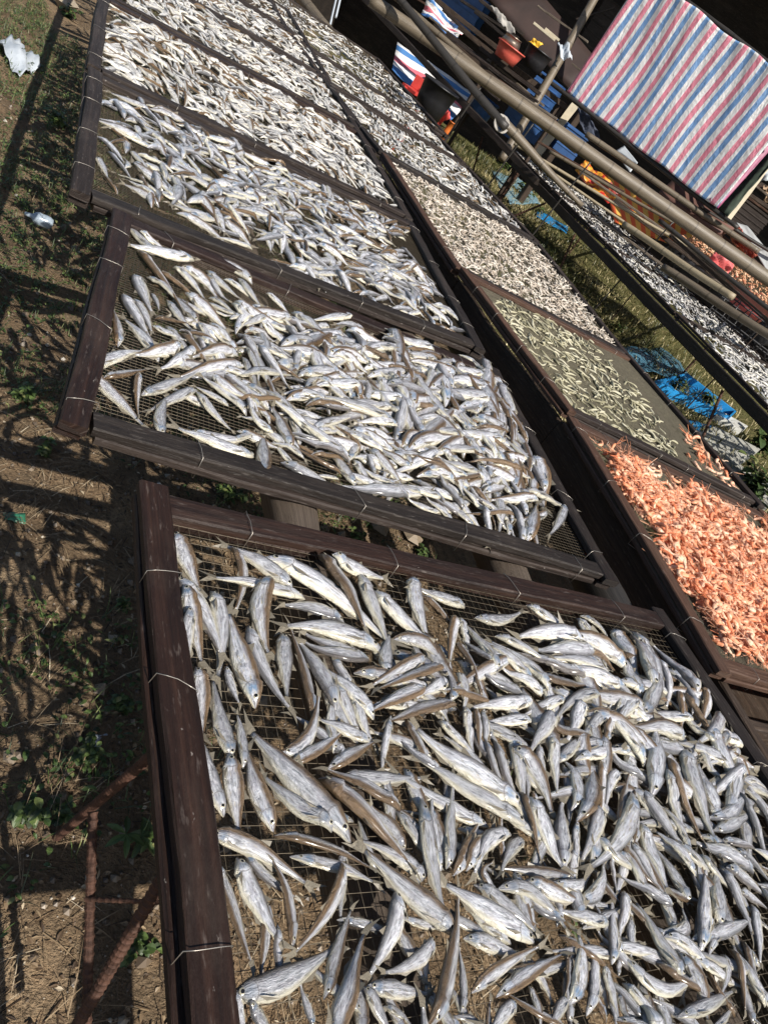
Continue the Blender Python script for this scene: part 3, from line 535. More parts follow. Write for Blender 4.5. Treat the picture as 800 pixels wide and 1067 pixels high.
def fish(mb, p0, p1, p2, width, dside, roll, pile, rnd, back, stain, lod=0, sink=0.7):
    """p0 head, p1 middle, p2 tail in the plane, width in metres, dside = +1/-1 side the back faces"""
    p0, p1, p2 = (np.asarray(p, float)[:2] for p in (p0, p1, p2))
    c = 2 * p1 - 0.5 * (p0 + p2)
    st = ST if lod < 2 else ST[[0, 3, 5, 8, 11, 13, 14]]; do = np.interp(st, ST, DO); ve = np.interp(st, ST, VE); th = np.interp(st, ST, TH)
    jj = 1 + (rng.random(len(st)) - .5) * .12; do = do * jj; ve = ve * (1 + (rng.random(len(st)) - .5) * .12)
    bez = lambda s: ((1 - s) ** 2)[:, None] * p0 + (2 * s * (1 - s))[:, None] * c + (s ** 2)[:, None] * p2
    s2 = np.concatenate([st, [.94, 1.0]]); xy = bez(s2)
    T = np.gradient(xy, axis=0); T /= np.maximum(np.linalg.norm(T, axis=1), 1e-9)[:, None]
    Np = np.stack([-T[:, 1], T[:, 0]], 1) * dside
    L = np.linalg.norm(p2 - p0); H = width / 2; flat = 0.54
    sf = np.linspace(0, 1, 30); xf = bez(sf); Tf = np.gradient(xf, axis=0); Tf /= np.maximum(np.linalg.norm(Tf, axis=1), 1e-9)[:, None]
    Nf = np.stack([-Tf[:, 1], Tf[:, 0]], 1) * dside; pf = np.interp(sf, st, do) * .9
    lat = np.linspace(-.8, .8, 5)
    smp = xf[:, None, :] + Nf[:, None, :] * (lat[None, :, None] * H * pf[:, None, None])
    sup = pile.get(smp).max(1) - pile.base
    # envelope: rigid line through the highest supports mixed with the smoothed profile
    a = sup[:15].max(); b_ = sup[15:].max(); ia = sup[:15].argmax(); ib = 15 + sup[15:].argmax()
    sl = (b_ - a) / max(sf[ib] - sf[ia], .3); lin = a + (sf - sf[ia]) * sl; lin += max(0, (sup - lin).max()) * .8
    e = np.maximum.reduce([np.roll(sup, 1), sup, np.roll(sup, -1)]); e[0] = sup[0]; e[-1] = sup[-1]
    for _ in range(4): e[1:-1] = (e[:-2] + e[1:-1] * 2 + e[2:]) / 4
    zf = np.clip((0.5 * lin + 0.5 * e) * sink, 0, .06)
    hv = np.sqrt((H * np.sin(roll)) ** 2 + (H * flat * np.cos(roll)) ** 2)
    prof = np.interp(sf, st, np.maximum(th, do * abs(math.sin(roll))))
    pile.put(smp, (pile.base + zf + hv * 2 * prof * .85)[:, None] * np.ones((1, 5)))
    z = np.interp(s2, sf, zf) + pile.base
    hvs = np.interp(s2, st, hv * np.maximum(th / .8, .25)); z = z + hvs
    T3 = np.concatenate([T, np.gradient(z)[:, None] / max(L / len(s2), 1e-4)], 1); T3 /= np.linalg.norm(T3, axis=1)[:, None]
    N3 = np.concatenate([Np, np.zeros((len(Np), 1))], 1)
    U3 = np.cross(T3, N3); U3 *= np.sign(U3[:, 2:3]); U3 /= np.linalg.norm(U3, axis=1)[:, None]
    tw = roll + np.linspace(-.12, .25, len(s2)) * (rnd - .4) * 2
    D = N3 * np.cos(tw)[:, None] + U3 * np.sin(tw)[:, None]; La = -N3 * np.sin(tw)[:, None] + U3 * np.cos(tw)[:, None]
    ctr = np.concatenate([xy, z[:, None]], 1); k = 10 if lod == 0 else (8 if lod == 1 else 6)
    V = []; UV = []
    n = len(st)
    for i in range(n):
        for j in range(k):
            ph = 2 * math.pi * j / k; cd = math.cos(ph); sd = math.sin(ph)
            r = do[i] if cd > 0 else ve[i]
            sh = math.copysign(abs(sd) ** .8, sd)
            V.append(ctr[i] + D[i] * cd * r * H + La[i] * sh * th[i] * H * flat); UV.append((st[i], cd * .5 + .5))
    f = [(i * k + j, i * k + (j + 1) % k, (i + 1) * k + (j + 1) % k, (i + 1) * k + j) for i in range(n - 1) for j in range(k)]
    if dside * 1 < 0: f = [tuple(reversed(q)) for q in f]
    f += [tuple(range(k)), tuple(reversed(range((n - 1) * k, n * k)))]
    fx = (rnd, back, stain); mb.add(V, f, UV, 0, fx)
    # forked tail
    e = ctr[n - 1]; d = D[n - 1]; t_ = T3[n - 1]; tl = L * .17; sp = H * (.7 + .5 * rnd)
    tail = [e + d * .32 * H, e - d * .3 * H, e + t_ * tl * .5 - d * sp * .6, e + t_ * tl - d * sp, e + t_ * tl * .42, e + t_ * tl * 1.02 + d * sp * .95, e + t_ * tl * .5 + d * sp * .55]
    lf = La[n - 1] * .0007
    tail = [p + lf * math.sin(i * 2.1) * 3 for i, p in enumerate(tail)]
    mb.add(tail, [(0, 1, 4), (1, 2, 4), (2, 3, 4), (0, 4, 6), (6, 4, 5)], [(0, 0), (0, .2), (.5, .1), (1, 0), (.5, .5), (1, 1), (.5, .9)], 1, fx, False)
    if lod < 2:
        def fin(ia, ib, sgn, hgt_, lean):
            pr = do if sgn > 0 else ve
            a_ = ctr[ia] + D[ia] * sgn * pr[ia] * H * .93; b2 = ctr[ib] + D[ib] * sgn * pr[ib] * H * .93
            tp = a_ + (b2 - a_) * lean + D[ia] * sgn * hgt_ * H; mid = a_ + (b2 - a_) * (lean * .5 + .5) + D[ib] * sgn * hgt_ * .35 * H
            mb.add([a_, b2, mid, tp], [(0, 1, 2, 3)], [(0, 0), (.5, .3), (.7, .8), (1, 1)], 1, fx, False)
        fin(9, 10, 1, .62, 1.0); fin(10, 12, -1, .42, .5)
        if rnd > .3: fin(8, 9, -1, .38, 1.4)
    if lod == 0:
        i = 3
        for sg in (1, -1):
            o = ctr[i] + D[i] * H * .1 + La[i] * sg * th[i] * H * flat * .9
            er = H * .27
            ring = [o + (D[i] * math.cos(q) + T3[i] * math.sin(q)) * er for q in np.arange(8) * math.pi / 4]
            ring2 = [o + (D[i] * math.cos(q) + T3[i] * math.sin(q)) * er * .58 + La[i] * sg * H * .06 for q in np.arange(8) * math.pi / 4]
            mb.add(ring + ring2, [(a, (a + 1) % 8, 8 + (a + 1) % 8, 8 + a) for a in range(8)] + [tuple(range(8, 16))], None, [2] * 8 + [3], fx)
        # small side fin lying on the belly
        o = ctr[5] - D[5] * ve[5] * H * .45 + La[5] * th[5] * H * flat * .95
        mb.add([o, o + T3[5] * L * .05 - D[5] * H * .1 + La[5] * .001, o + T3[5] * L * .15 - D[5] * H * .5 + La[5] * .0015, o + T3[5] * L * .05 - D[5] * H * .42], [(0, 1, 2, 3)], [(0, 0), (.6, .2), (1, .5), (.5, .9)], 1, fx, False)
    return L * width
FM = [FISH, FIN, EYER, PUP]; PM = [FISH_PALE, FIN, EYER, PUP]
cand = []          # (area in the picture, MB, label)
ONES = 'zero one two three four five six seven eight nine ten eleven twelve thirteen fourteen fifteen sixteen seventeen eighteen nineteen'.split()
def wnum(v):
    v = int(v); s_ = '' if v >= 0 else 'minus '; v = abs(v)
    if v < 20: return s_ + ONES[v]
    if v >= 100: return s_ + 'hundred' + ('' if v == 100 else '-' + wnum(v - 100))
    return s_ + 'twenty thirty forty fifty sixty seventy eighty ninety'.split()[v // 10 - 2] + ('-' + ONES[v % 10] if v % 10 else '')
def pct(px):
    a, b = (round(max(0, x) * 10) for x in (px[0] / 8, px[1] / 10.67))
    return '%s point %s percent across, %s point %s down the photo' % (wnum(a // 10), ONES[a % 10], wnum(b // 10), ONES[b % 10])
def compass(d):
    a = math.degrees(math.atan2(-d[1], d[0])) % 360
    return ['right', 'upper right', 'up', 'upper left', 'left', 'lower left', 'down', 'lower right'][int(((a + 22.5) % 360) // 45)]
TN = {1: 'front tray', 2: 'second tray'}
BASE = TZ - 0.022
piles = {1: Pile(T1, BASE), 2: Pile(T2, BASE)}
mwide = lambda px, wd: None
def lay(pts, wd, code, tr_, rollx=None, lod=0, under=False):
    zt = BASE + (.006 if under else .014)
    h, m_, t_ = (P(*p, zt) for p in pts)
    dpx = np.array(pts[2]) - np.array(pts[0]); nn = np.array([-dpx[1], dpx[0]]); nn /= np.linalg.norm(nn)
    a = P(*(np.array(pts[1]) + nn * wd / 2), zt); b2 = P(*(np.array(pts[1]) - nn * wd / 2), zt)
    axis = unit((t_ - h)[:2]); dd = (a - b2)[:2]; W_ = abs(dd[0] * -axis[1] + dd[1] * axis[0])
    ax3 = (t_ - h) * .03; h = h - ax3; t_ = t_ + ax3
    L = np.linalg.norm((t_ - h)[:2]); W_ = np.clip(W_ * (.9 if tr_ == 2 else .9), .11 * L, (.195 if tr_ == 2 else .215) * L)
    side = {'N': (0, -1), 'S': (0, 1), 'E': (1, 0), 'W': (-1, 0)}[next((x for x in code if x in 'NSEW'), 'N')]
    sv = np.array(P(pts[1][0] + side[0] * 4, pts[1][1] + side[1] * 4, zt) - P(*pts[1], zt))[:2]
    nrm = np.array([-axis[1], axis[0]]); ds = 1.0 if sv @ nrm > 0 else -1.0
    br = 'B' in code; roll = rng.uniform(.3, .7) if br else rng.uniform(-.2, .3)
    r = rng.random(); mb = MB()
    fish(mb, h, m_, t_, W_ * (1.0 if not br else 1.05), ds, roll, piles[tr_], r, 1.0 if br else (0.25 if rng.random() < .3 else 0.0), rng.random() ** 1.5, lod)
    area = np.linalg.norm(dpx) * wd
    ctr_px = np.array(pts[1]); dirn = compass(np.array(pts[0]) - np.array(pts[2]))
    bend = abs(np.cross(np.append(np.array(pts[1]) - pts[0], 0), np.append(dpx / np.linalg.norm(dpx), 0))[2]) / np.linalg.norm(dpx)
    sh = 'curled ' if bend > .16 else ('plump ' if W_ > .22 * L else ('slim ' if W_ < .15 * L else ''))
    col = 'brown-backed' if br else 'silver'
    cand.append((area, mb, '%s%s fish, head %s, %s' % (sh if len(dirn) < 6 else '', col, dirn, pct(ctr_px)), ctr_px))
allf = parse()
def inpix(a): return -40 < a[0] < 840 and -40 < a[1] < 1110
# loose ones beneath, filling between the traced ones
def flow(tr_, px):
    x, y = px
    if tr_ == 2: return 28 + (10 if x < 300 else 0) + (25 if x > 500 else 0)
    return 60 - 0.02 * x
for tr_, cnt, q in ((1, 230, T1), (2, 380, T2)):
    k = 0
    while k < cnt:
        u, v = rng.random(2); p = bil(q, .05 + .85 * u, .07 + .86 * v); px = proj(p)
        if not inpix(px): continue
        if tr_ == 1 and (px[1] < 690 or px[0] < 330 - (0 if px[1] < 900 else 90) or px[0] > 790): continue
        if tr_ == 2 and (px[0] < 180 or (px[0] < 260 and rng.random() < .6) or px[1] > 205 + .42 * px[0] + 145 or px[0] > 555 or px[1] < 240 + .3 * px[0] + 5): continue
        a = R(flow(tr_, px) + rng.normal(0, 26)); l = (75 if tr_ == 1 else 52) * rng.uniform(.8, 1.15)
        if rng.random() < .5: a += math.pi
        d = np.array([math.cos(a), math.sin(a)]) * l / 2; nn = np.array([-d[1], d[0]]) * rng.normal(0, .12)
        lay([px - d, px + nn, px + d], l * rng.uniform(.15, .2), rng.choice(['N', 'S', 'NB', 'SB', 'N', 'E']), tr_, under=True); k += 1
        
USED = set()
def uniq(l, px):
    while l + pct(px) in USED: px = px + [0, 1.1]
    USED.add(l + pct(px)); return l + pct(px)
order = sorted(range(len(allf)), key=lambda i: 0)   # traced order keeps later ones on top
for pts, wd, code, tr_ in allf: lay(pts, wd, code, tr_)
# fish beyond the near frame edge of the front tray, so the tray is full from any side
k = 0
while k < 60:
    u, v = rng.random(2); p = bil(T1, .06 + .88 * u, .06 + .5 * v); px = proj(p)
    if px[1] < 1085 and px[0] < 815: continue
    k += 1; a = rng.uniform(0, 6.28); l = .14; d = np.array([math.cos(a), math.sin(a)]) * l / 2
    mb = MB(); fish(mb, p[:2] - d, p[:2] + rng.normal(0, .006, 2), p[:2] + d, l * .2, 1, rng.uniform(-.2, .6), piles[1], rng.random(), float(rng.random() < .3), rng.random(), 1)
    cand.append((0, mb, '', px))
cand.sort(key=lambda c: -c[0] * (1 if inpix(c[3]) and -5 < c[3][0] < 805 and c[3][1] < 1072 else 0))
NF = 300
rest = MB(); seen_l = set()
for i, (ar, mb, lab, px) in enumerate(cand):
    if i < NF:
        assert lab not in seen_l, lab
        seen_l.add(lab); v = np.concatenate(mb.v); o = (v.min(0) + v.max(0)) / 2; o[2] = v[:, 2].min()
        tag(mb.build('dried_fish', FM, origin=o), lab, 'fish', 'silver fish drying on the wire trays')
    else: rest.merge(mb)
def scatter_fish(q, n, lenm, angf, keep, pale, lod=2, u0=(.05, .95), v0=(.06, .94), cap=.04, wr=(.15, .21), spread=20, sink=.6):
    pl = Pile(q, TZ - .022, cap); mb = MB(); k = 0; tries = 0
    while k < n and tries < n * 12:
        tries += 1
        u = rng.uniform(*u0); v = rng.uniform(*v0); p = bil(q, u, v); px = proj(p)
        if keep is not None and not keep(px, u, v): continue
        if px[0] < -30 or px[1] < -25 or px[0] > 840: 
            if rng.random() < .6: continue
        k += 1
        a = R(angf(px) + rng.normal(0, spread)); d = np.array([math.cos(a), math.sin(a)])
        q2 = P(*(px + d * 5), TZ)[:2] - P(*px, TZ)[:2]; q2 = unit(q2)
        if rng.random() < .5: q2 = -q2
        l = lenm * rng.uniform(.75, 1.12); nn = np.array([-q2[1], q2[0]]) * l * rng.normal(0, .06)
        br = rng.random() < .22
        fish(mb, p[:2] - q2 * l / 2, p[:2] + nn, p[:2] + q2 * l / 2, l * rng.uniform(*wr), 1 if rng.random() < .5 else -1, rng.uniform(.4, .9) if br else rng.uniform(-.3, .35), pl, rng.random(), float(br), rng.random(), lod, sink)
    return mb
# third tray: a bare strip along the left rail and the near corner
def keep3(px, u, v):
    if px[0] < 150 and rng.random() < .5: return False
    if u > .9 and rng.random() < .6: return False
    if v < .16 and u < .45 and rng.random() < .75: return False
    return True
m3 = scatter_fish(T3, 640, .15, lambda p: 38 - .03 * p[0] + 14 * math.sin(p[0] * .03 + p[1] * .02), keep3, False, 1, spread=24, cap=.045)
rest.merge(m3)
whites = MB()
for q, n, lo in ((T4, 1050, 1), (T5, 800, 2), (T6, 500, 2), (T7, 260, 2)):
    whites.merge(scatter_fish(q, n, .148, lambda p: 36 + 10 * math.sin(p[0] * .04), None, True, lo, spread=17, wr=(.13, .19)))
for q, n in ((S4, 700), (S5, 460), (S6, 700)):
    whites.merge(scatter_fish(q, n, .14, lambda p: 48 + 12 * math.sin(p[0] * .05), None, True, 2, spread=20, wr=(.12, .17)))
tag(rest.build('dried_fish_layer', FM), 'the smaller silver fish spread over the second and third trays', 'fish', 'silver fish drying on the wire trays', 'stuff')
tag(whites.build('pale_fish_layer', PM), 'pale dried fish covering the trays farther back', 'pale fish', None, 'stuff')
# slender fish of the far row
sl = []; mbr = MB(); n_ = 0
for q, n in zip(LT, (420, 560, 560, 480, 360)):
    pl = Pile(q, TZ - .002, .07)
    for _ in range(n):
        u, v = rng.uniform(.04, .97), rng.uniform(.03, .97); p = bil(q, u, v); px = proj(p)
        a = R(50 + rng.normal(0, 26)); d = np.array([math.cos(a), math.sin(a)]); q2 = unit(P(*(px + d * 4), TZ)[:2] - P(*px, TZ)[:2]); l = rng.uniform(.13, .2)
        if rng.random() < .5: q2 = -q2
        mb = MB(); fish(mb, p[:2] - q2 * l / 2, p[:2] + np.array([-q2[1], q2[0]]) * l * rng.normal(0, .09), p[:2] + q2 * l / 2, l * rng.uniform(.12, .17), 1, rng.uniform(-.3, .3), pl, rng.random(), 0.0, rng.random() * .4, 2)
        e = proj(p + np.append(q2 * l / 2, 0)); vis = -4 < px[0] < 800 and 0 < px[1] < 470
        sl.append((np.linalg.norm(e - px) if vis else 0, mb, px))
sl.sort(key=lambda c: -c[0])
for i, (ar, mb, px) in enumerate(sl):
    if i < 180:
        v = np.concatenate(mb.v); o = (v.min(0) + v.max(0)) / 2
        tag(mb.build('slender_fish', PM, origin=o), uniq('slender whitish fish, ', px), 'slender fish', 'slender fish of the far row')
    else: mbr.merge(mb)
tag(mbr.build('slender_fish_layer', PM), 'slender whitish fish covering the far row of trays', 'slender fish', 'slender fish of the far row', 'stuff')

# ---------------------------------------------------------------- shrimp, strips, squid
def shrimp_mesh(seed, L=.06, thick=1.0, legs=True):
    r = np.random.default_rng(seed); mb = MB(); n = 13; curl = r.uniform(1.7, 3.6); 
    th = np.linspace(0, curl, n); rad = L / curl * .9
    pts = np.array([[rad * math.sin(t) * (1 - .1 * t / 3), rad * (1 - math.cos(t)) , .006 + .002 * math.sin(t * 2)] for t in th])
    pts[:, :2] -= pts[:, :2].mean(0)
    w_ = np.array([.12, .55, .85, 1.0, 1.0, .78, .86, .7, .76, .58, .6, .42, .22]) * L * .105 * thick
    sweep(mb, pts, circ(1, 8), scale=w_, smooth=False)
    e = pts[-1]; d = unit(pts[-1] - pts[-2]); s_ = np.array([-d[1], d[0], 0])
    for a in (-.7, -.25, .25, .7):
        q = d * math.cos(a) + s_ * math.sin(a); mb.add([e, e + q * L * .13 + s_ * .002, e + q * L * .17, e + q * L * .13 - s_ * .002], [(0, 1, 2, 3)], [(0, 0), (1, 0), (1, 1), (0, 1)], 0, None, False)
    h = pts[0]; d = unit(pts[0] - pts[1])
    mb.add([h + [0, 0, .001], h + d * L * .16 + [0, 0, .003], h + [0, 0, -.002], h + s_ * .001], [(0, 1, 2), (0, 1, 3)], None, 0, None, False)
    if legs:
        for k in range(5):
            a = h + d * .002; dr = unit(d + np.append(r.normal(0, .6, 2), r.uniform(-.1, .3)))
            p = [a, a + dr * L * r.uniform(.25, .4), a + dr * L * .55 + np.append(r.normal(0, .01, 2), 0)]; sweep(mb, p, circ(.0006, 3), caps=False)
        for k in range(7):
            i = r.integers(2, 8); inn = unit(np.append(-pts[i][:2] + pts[:, :2].mean(0), 0)) if 0 else unit(np.array([0, rad, .006]) - pts[i])
            p = [pts[i], pts[i] + inn * L * .13 + [0, 0, -.002], pts[i] + inn * L * .2 + np.append(r.normal(0, .004, 2), -.002)]; sweep(mb, p, circ(.0006, 3), caps=False)
    return mb
def strip_mesh(seed, L=.055, wd=.09, curlmax=.5):
    r = np.random.default_rng(seed); mb = MB(); n = 9; s = np.linspace(0, 1, n); c = r.uniform(-curlmax, curlmax)
    pts = np.stack([(s - .5) * L, c * L * (s - .5) ** 2 * 2 + .05 * L * np.sin(s * 7 + seed), .004 + .003 * np.sin(s * 4 + seed)], 1)
    w_ = np.array([.35, .8, 1, 1, .9, .7, .5, .35, .55]) * L * wd
    sweep(mb, pts, circ(1, 6), scale=w_, smooth=True); return mb
def squid_mesh(seed, L=.05):
    r = np.random.default_rng(seed); mb = strip_mesh(seed + 50, L, .085, .9)
    for k in range(3):
        a = np.array([L * .45, 0, .004]); d = unit([1, r.uniform(-1, 1), r.uniform(0, .4)])
        sweep(mb, [a, a + d * L * .15, a + d * L * .28 + np.append(r.normal(0, .004, 2), 0)], circ(.0013, 4), scale=[1, .8, .4], caps=False)
    return mb
def heap(name, bases, m, q, n, nind, keep, label, cat, group, stufflabel, cap, hstep, angf=None, spread=180, tilt=.35, sizef=(.9, 1.25), grp_obj=None, zoff=0.0):
    """lay n copies on the tray q; those that show largest are things, the rest one mass"""
    pl = Pile(q, (q[0][2]) - .022 + zoff, cap); items = []; tries = 0
    arr = [b.arrays() for b in bases]; meshes = [b.mesh(name, [m]) for b in bases]
    while len(items) < n and tries < n * 20:
        tries += 1; u, v = rng.uniform(.03, .97), rng.uniform(.03, .97); p = bil(q, u, v); px = proj(p)
        if not keep(px, u, v): continue
        a = (R(angf(px)) if angf else 0) + rng.normal(0, R(spread)) if spread < 170 else rng.uniform(0, 6.283)
        if angf:
            d2 = unit(P(*(px + 4 * np.array([math.cos(a), math.sin(a)])), q[0][2])[:2] - P(*px, q[0][2])[:2]); a = math.atan2(d2[1], d2[0]) + (math.pi if rng.random() < .5 else 0)
        rr = .012; smp = p[:2] + np.array([(i * rr, j * rr) for i in (-1, 0, 1) for j in (-1, 0, 1)])
        zz = np.sort(pl.get(smp))[-3]; rise = (zz - pl.base) * .8; g2 = p[:2] + (rng.random((60, 2)) - .5) * .04
        pl.put(g2, np.full(60, pl.base + rise + hstep))
        s_ = rng.uniform(*sizef); mt = Matrix.Translation((p[0], p[1], pl.base + rise)) @ Matrix.Rotation(a, 4, 'Z') @ Matrix.Rotation(rng.normal(0, tilt), 4, 'X') @ Matrix.Rotation(rng.normal(0, tilt * .7), 4, 'Y') @ Matrix.Scale(s_, 4)
        vis = -5 < px[0] < 805 and -5 < px[1] < 1072; d_ = np.linalg.norm(p - [0, 0, CAMH])
        items.append(((pl.base + rise * 1.2) * 100 * 0 + (s_ / d_ * (1 + rise * 12) if vis else 0), mt, int(rng.integers(len(bases))), px))
    items.sort(key=lambda c: -c[0]); mass = MB(); used = set()
    for i, (ar, mt, b, px) in enumerate(items):
        if i < nind and ar > 0:
            o = bpy.data.objects.new(name, meshes[b]); C.objects.link(o); o.matrix_world = mt
            l = label + ' ' + pct(px)
            if l in USED: continue_ = True; l = ('orange shrimp' if name == 'shrimp' else label.split(',')[0]) + ', ' + pct(px + [1.0, 0])
            while l in USED: px = px + [0, 1.1]; l = l.split(',')[0] + ', ' + pct(px)
            USED.add(l); tag(o, l, cat, group)
        else:
            v, f, uv, mm = arr[b]; Mx = np.array(mt); mass.add(v @ Mx[:3, :3].T + Mx[:3, 3], f, uv, 0, (rng.random(), 0, 0))
    if mass.n: tag(mass.build(name + '_heap', m), stufflabel, cat, group, 'stuff')
shb = [shrimp_mesh(i) for i in range(8)]
heap('shrimp', shb, SHRIMP, S1, 2600, 300, lambda p, u, v: v > .045 + (.05 if u < .4 else 0) * (1 - u) and u > .05 + .06 * math.sin(v * 9) ** 2 and (v < .86 + .05 * math.sin(u * 14) or rng.random() < .12), 'orange heap shrimp,', 'shrimp', 'orange shrimp on the tray', 'orange shrimp filling the rest of their tray', .06, .010)
heap('shrimp', shb, SHRIMP, [p + np.array([0, 0, 0.0]) for p in S2], 24, 24, lambda p, u, v: 714 < p[0] < 770 and p[1] > 452 and abs(p[1] - (455 + (p[0] - 715) * 1.0)) < 20, 'shrimp spilled on netting,', 'shrimp', 'orange shrimp spilled on the netted tray', '', .03, .012, sizef=(1.0, 1.3))
def band(p, u, v):
    # diagonal band of yellowish fish, following the photograph
    t = (p[0] - 512) / (705 - 512); c = 318 + t * 152; h = 8 + 40 * math.sin(max(0, min(1, t)) * 3.1) ** .7
    return 0 <= t <= 1 and -h * 1.0 < p[1] - c < h * .9 and rng.random() < .92
heap('yellowish_fish', [strip_mesh(i, .062, .075, .5) for i in range(7)], STRIP, S2, 560, 290, band, 'small yellowish fish,', 'yellowish fish', 'yellowish fish on the netted tray', 'small yellowish fish filling the middle of the netted tray', .014, .004, angf=lambda p: 38, spread=24, tilt=.12, sizef=(.8, 1.15))
heap('dried_squid', [squid_mesh(i, .055) for i in range(8)], SQUID, S3, 1700, 300, lambda p, u, v: True, 'small whitish squid,', 'squid', 'whitish squid on the middle tray', 'whitish dried squid covering the rest of their tray', .035, .007, angf=lambda p: 45, spread=38, tilt=.3, sizef=(.75, 1.15))
# ---------------------------------------------------------------- weeds and litter on the ground
def leaf_mat(name, stops):
    m, n, b = mat(name)
    a_ = n.nodes.new('ShaderNodeAttribute'); a_.attribute_name = 'fx'
    s3 = n.nodes.new('ShaderNodeSeparateColor'); n.links.new(a_.outputs['Color'], s3.inputs[0])
    n.links.new(ramp(n, s3.outputs[0], stops), b.inputs['Base Color']); b.inputs['Roughness'].default_value = 0.5
    b.inputs['Subsurface Weight'].default_value = 0.0
    return m
LEAF = leaf_mat('weed_leaf', [(0.0, (0.02, 0.032, 0.01)), (0.5, (0.045, 0.08, 0.02)), (0.85, (0.09, 0.13, 0.035)), (1.0, (0.2, 0.2, 0.08))])
GRASS = leaf_mat('grass_blade', [(0.0, (0.035, 0.048, 0.014)), (0.35, (0.1, 0.1, 0.032)), (0.6, (0.2, 0.16, 0.07)), (1.0, (0.45, 0.38, 0.2))])
STRAW = leaf_mat('litter', [(0.0, (0.03, 0.018, 0.01)), (0.6, (0.13, 0.085, 0.048)), (0.93, (0.3, 0.22, 0.13)), (1.0, (0.5, 0.42, 0.3))])
PEB = leaf_mat('pebbles', [(0.0, (0.06, 0.042, 0.028)), (0.7, (0.2, 0.15, 0.1)), (0.95, (0.3, 0.26, 0.2)), (1.0, (0.5, 0.47, 0.42))])
def leaf(mb, p, d, L, W_, droop, rnd):
    d = unit(d); s = unit(np.cross(d, (0, 0, 1)) + 1e-6); up = np.cross(s, d)
    pts = [(0, .0), (.3, .8), (.6, 1), (.85, .55), (1, 0)]; v = []
    for t, w_ in pts:
        c = p + d * L * t - np.array([0, 0, droop * L * t * t]); v += [c - s * W_ * w_ * .5 + up * W_ * .12 * w_, c, c + s * W_ * w_ * .5 + up * W_ * .12 * w_]
    f = []
    for i in range(4): f += [(3 * i, 3 * i + 1, 3 * i + 4, 3 * i + 3), (3 * i + 1, 3 * i + 2, 3 * i + 5, 3 * i + 4)]
    mb.add(v, f, None, 0, (rnd, 0, 0), False)
def blade(mb, p, d, L, W_, rnd):
    d = unit(d); s = unit(np.cross(d, (0, 0, 1)) + 1e-6) * W_ / 2; q = p + d * L * .55; e = p + d * L + np.array([d[0], d[1], -.7]) * L * .25
    mb.add([p - s, p + s, q + s * .8, q - s * .8, e], [(0, 1, 2, 3), (3, 2, 4)], None, 0, (rnd, 0, 0), False)
def gz(x, y): return hgt(x, y)
def rdir(lo=.2, hi=1.4):
    a = rng.uniform(0, 6.283); return np.array([math.cos(a), math.sin(a), rng.uniform(lo, hi)])
def weed(x, y, size, nst, label, palm=False, group='weeds by the trays', Wl=.42):
    root = empty('weed_plant', (x, y, gz(x, y)), label, 'weed', group); st = MB(); lv = MB(); o = np.array([x, y, gz(x, y)])
    for k in range(nst):
        d = rdir(.7, 2.4); d = unit(d); H_ = size * rng.uniform(.5, 1); pts = [o + np.append(rng.normal(0, .006, 2), -.005)]
        for i in range(4): pts.append(pts[-1] + (d + rng.normal(0, .12, 3)) * H_ / 4)
        sweep(st, pts, circ(.0016 + size * .004, 5), scale=[1, .9, .8, .65, .4], fx=(.6, 0, 0))
        for i in range(1, 5):
            for sgn in range(3 if not palm else 1):
                if palm and i < 4: continue
                c = pts[i]
                if palm:
                    b0 = rng.uniform(0, 6.28)
                    for q in range(5): a = b0 + q * 1.1; leaf(lv, c, (math.cos(a), math.sin(a), .15), size * .55, size * .17, .4, rng.random())
                else:
                    dd = unit(rdir(-.1, .8)); leaf(lv, c, dd, size * rng.uniform(.28, .5), size * rng.uniform(.7, 1.1) * .28 * Wl / .42, .4, rng.random())
    st.build('stem', LEAF, root); lv.build('leaves', LEAF, root)
cover = MB(); litter = MB(); stones = MB(); grass = MB()
def groundpx(x0, x1, y0, y1): return P(rng.uniform(x0, x1), rng.uniform(y0, y1), 0)
def ico(mb, c, r, rnd):
    t = [(0, 0, 1), (.9, 0, .2), (.2, .85, .25), (-.8, .5, .1), (-.75, -.6, .2), (.25, -.9, .15), (.1, 0, -.6)]
    v = [np.array(c) + np.array(q) * r * rng.uniform(.7, 1.25) for q in t]
    mb.add(v, [(0, 1, 2), (0, 2, 3), (0, 3, 4), (0, 4, 5), (0, 5, 1), (6, 2, 1), (6, 3, 2), (6, 4, 3), (6, 5, 4), (6, 1, 5)], None, 0, (rnd, 0, 0), False)
# plant density along the left edge and under the trays, raised to imitate shade
def green(x, y):
    v = math.sin(3.1 * x + 1.3 * y + .5) + math.sin(2.3 * y - 4.1 * x + 1) + math.sin(7.3 * y + 2 * x) * .6
    return v
for _ in range(30000):
    y = rng.random() ** .8 * 9 - .2; x = rng.uniform(-1.3, 1.65)
    if y > 5.9 and x < .3 and math.sin(5 * x + y) > -.6: continue
    gv = green(x, y) + (2.2 if y > 1.9 and x > -.25 else .6 if y > 1.9 else -.2) + (-.9 if y < .75 else 0) - (1.2 if 1.25 < y < 1.75 else 0)
    z = gz(x, y)
    if gv > rng.normal(.35, .5):
        for q in range(rng.integers(3, 7)):
            if rng.random() < .6: leaf(cover, np.array([x, y, z + rng.uniform(0, .03)]) + np.append(rng.normal(0, .015, 2), 0), rdir(.1, 1.2), rng.uniform(.009, .026), rng.uniform(.005, .012), .5, rng.random())
            else: blade(cover, np.array([x, y, z]) + np.append(rng.normal(0, .01, 2), 0), rdir(.6, 3), rng.uniform(.03, .08), .0022, rng.random())
    elif rng.random() < .8:
        p = np.array([x, y, z + .003]); d = rdir(0, .18); blade(litter, p, d, rng.uniform(.02, .07), rng.uniform(.0012, .003), rng.random())
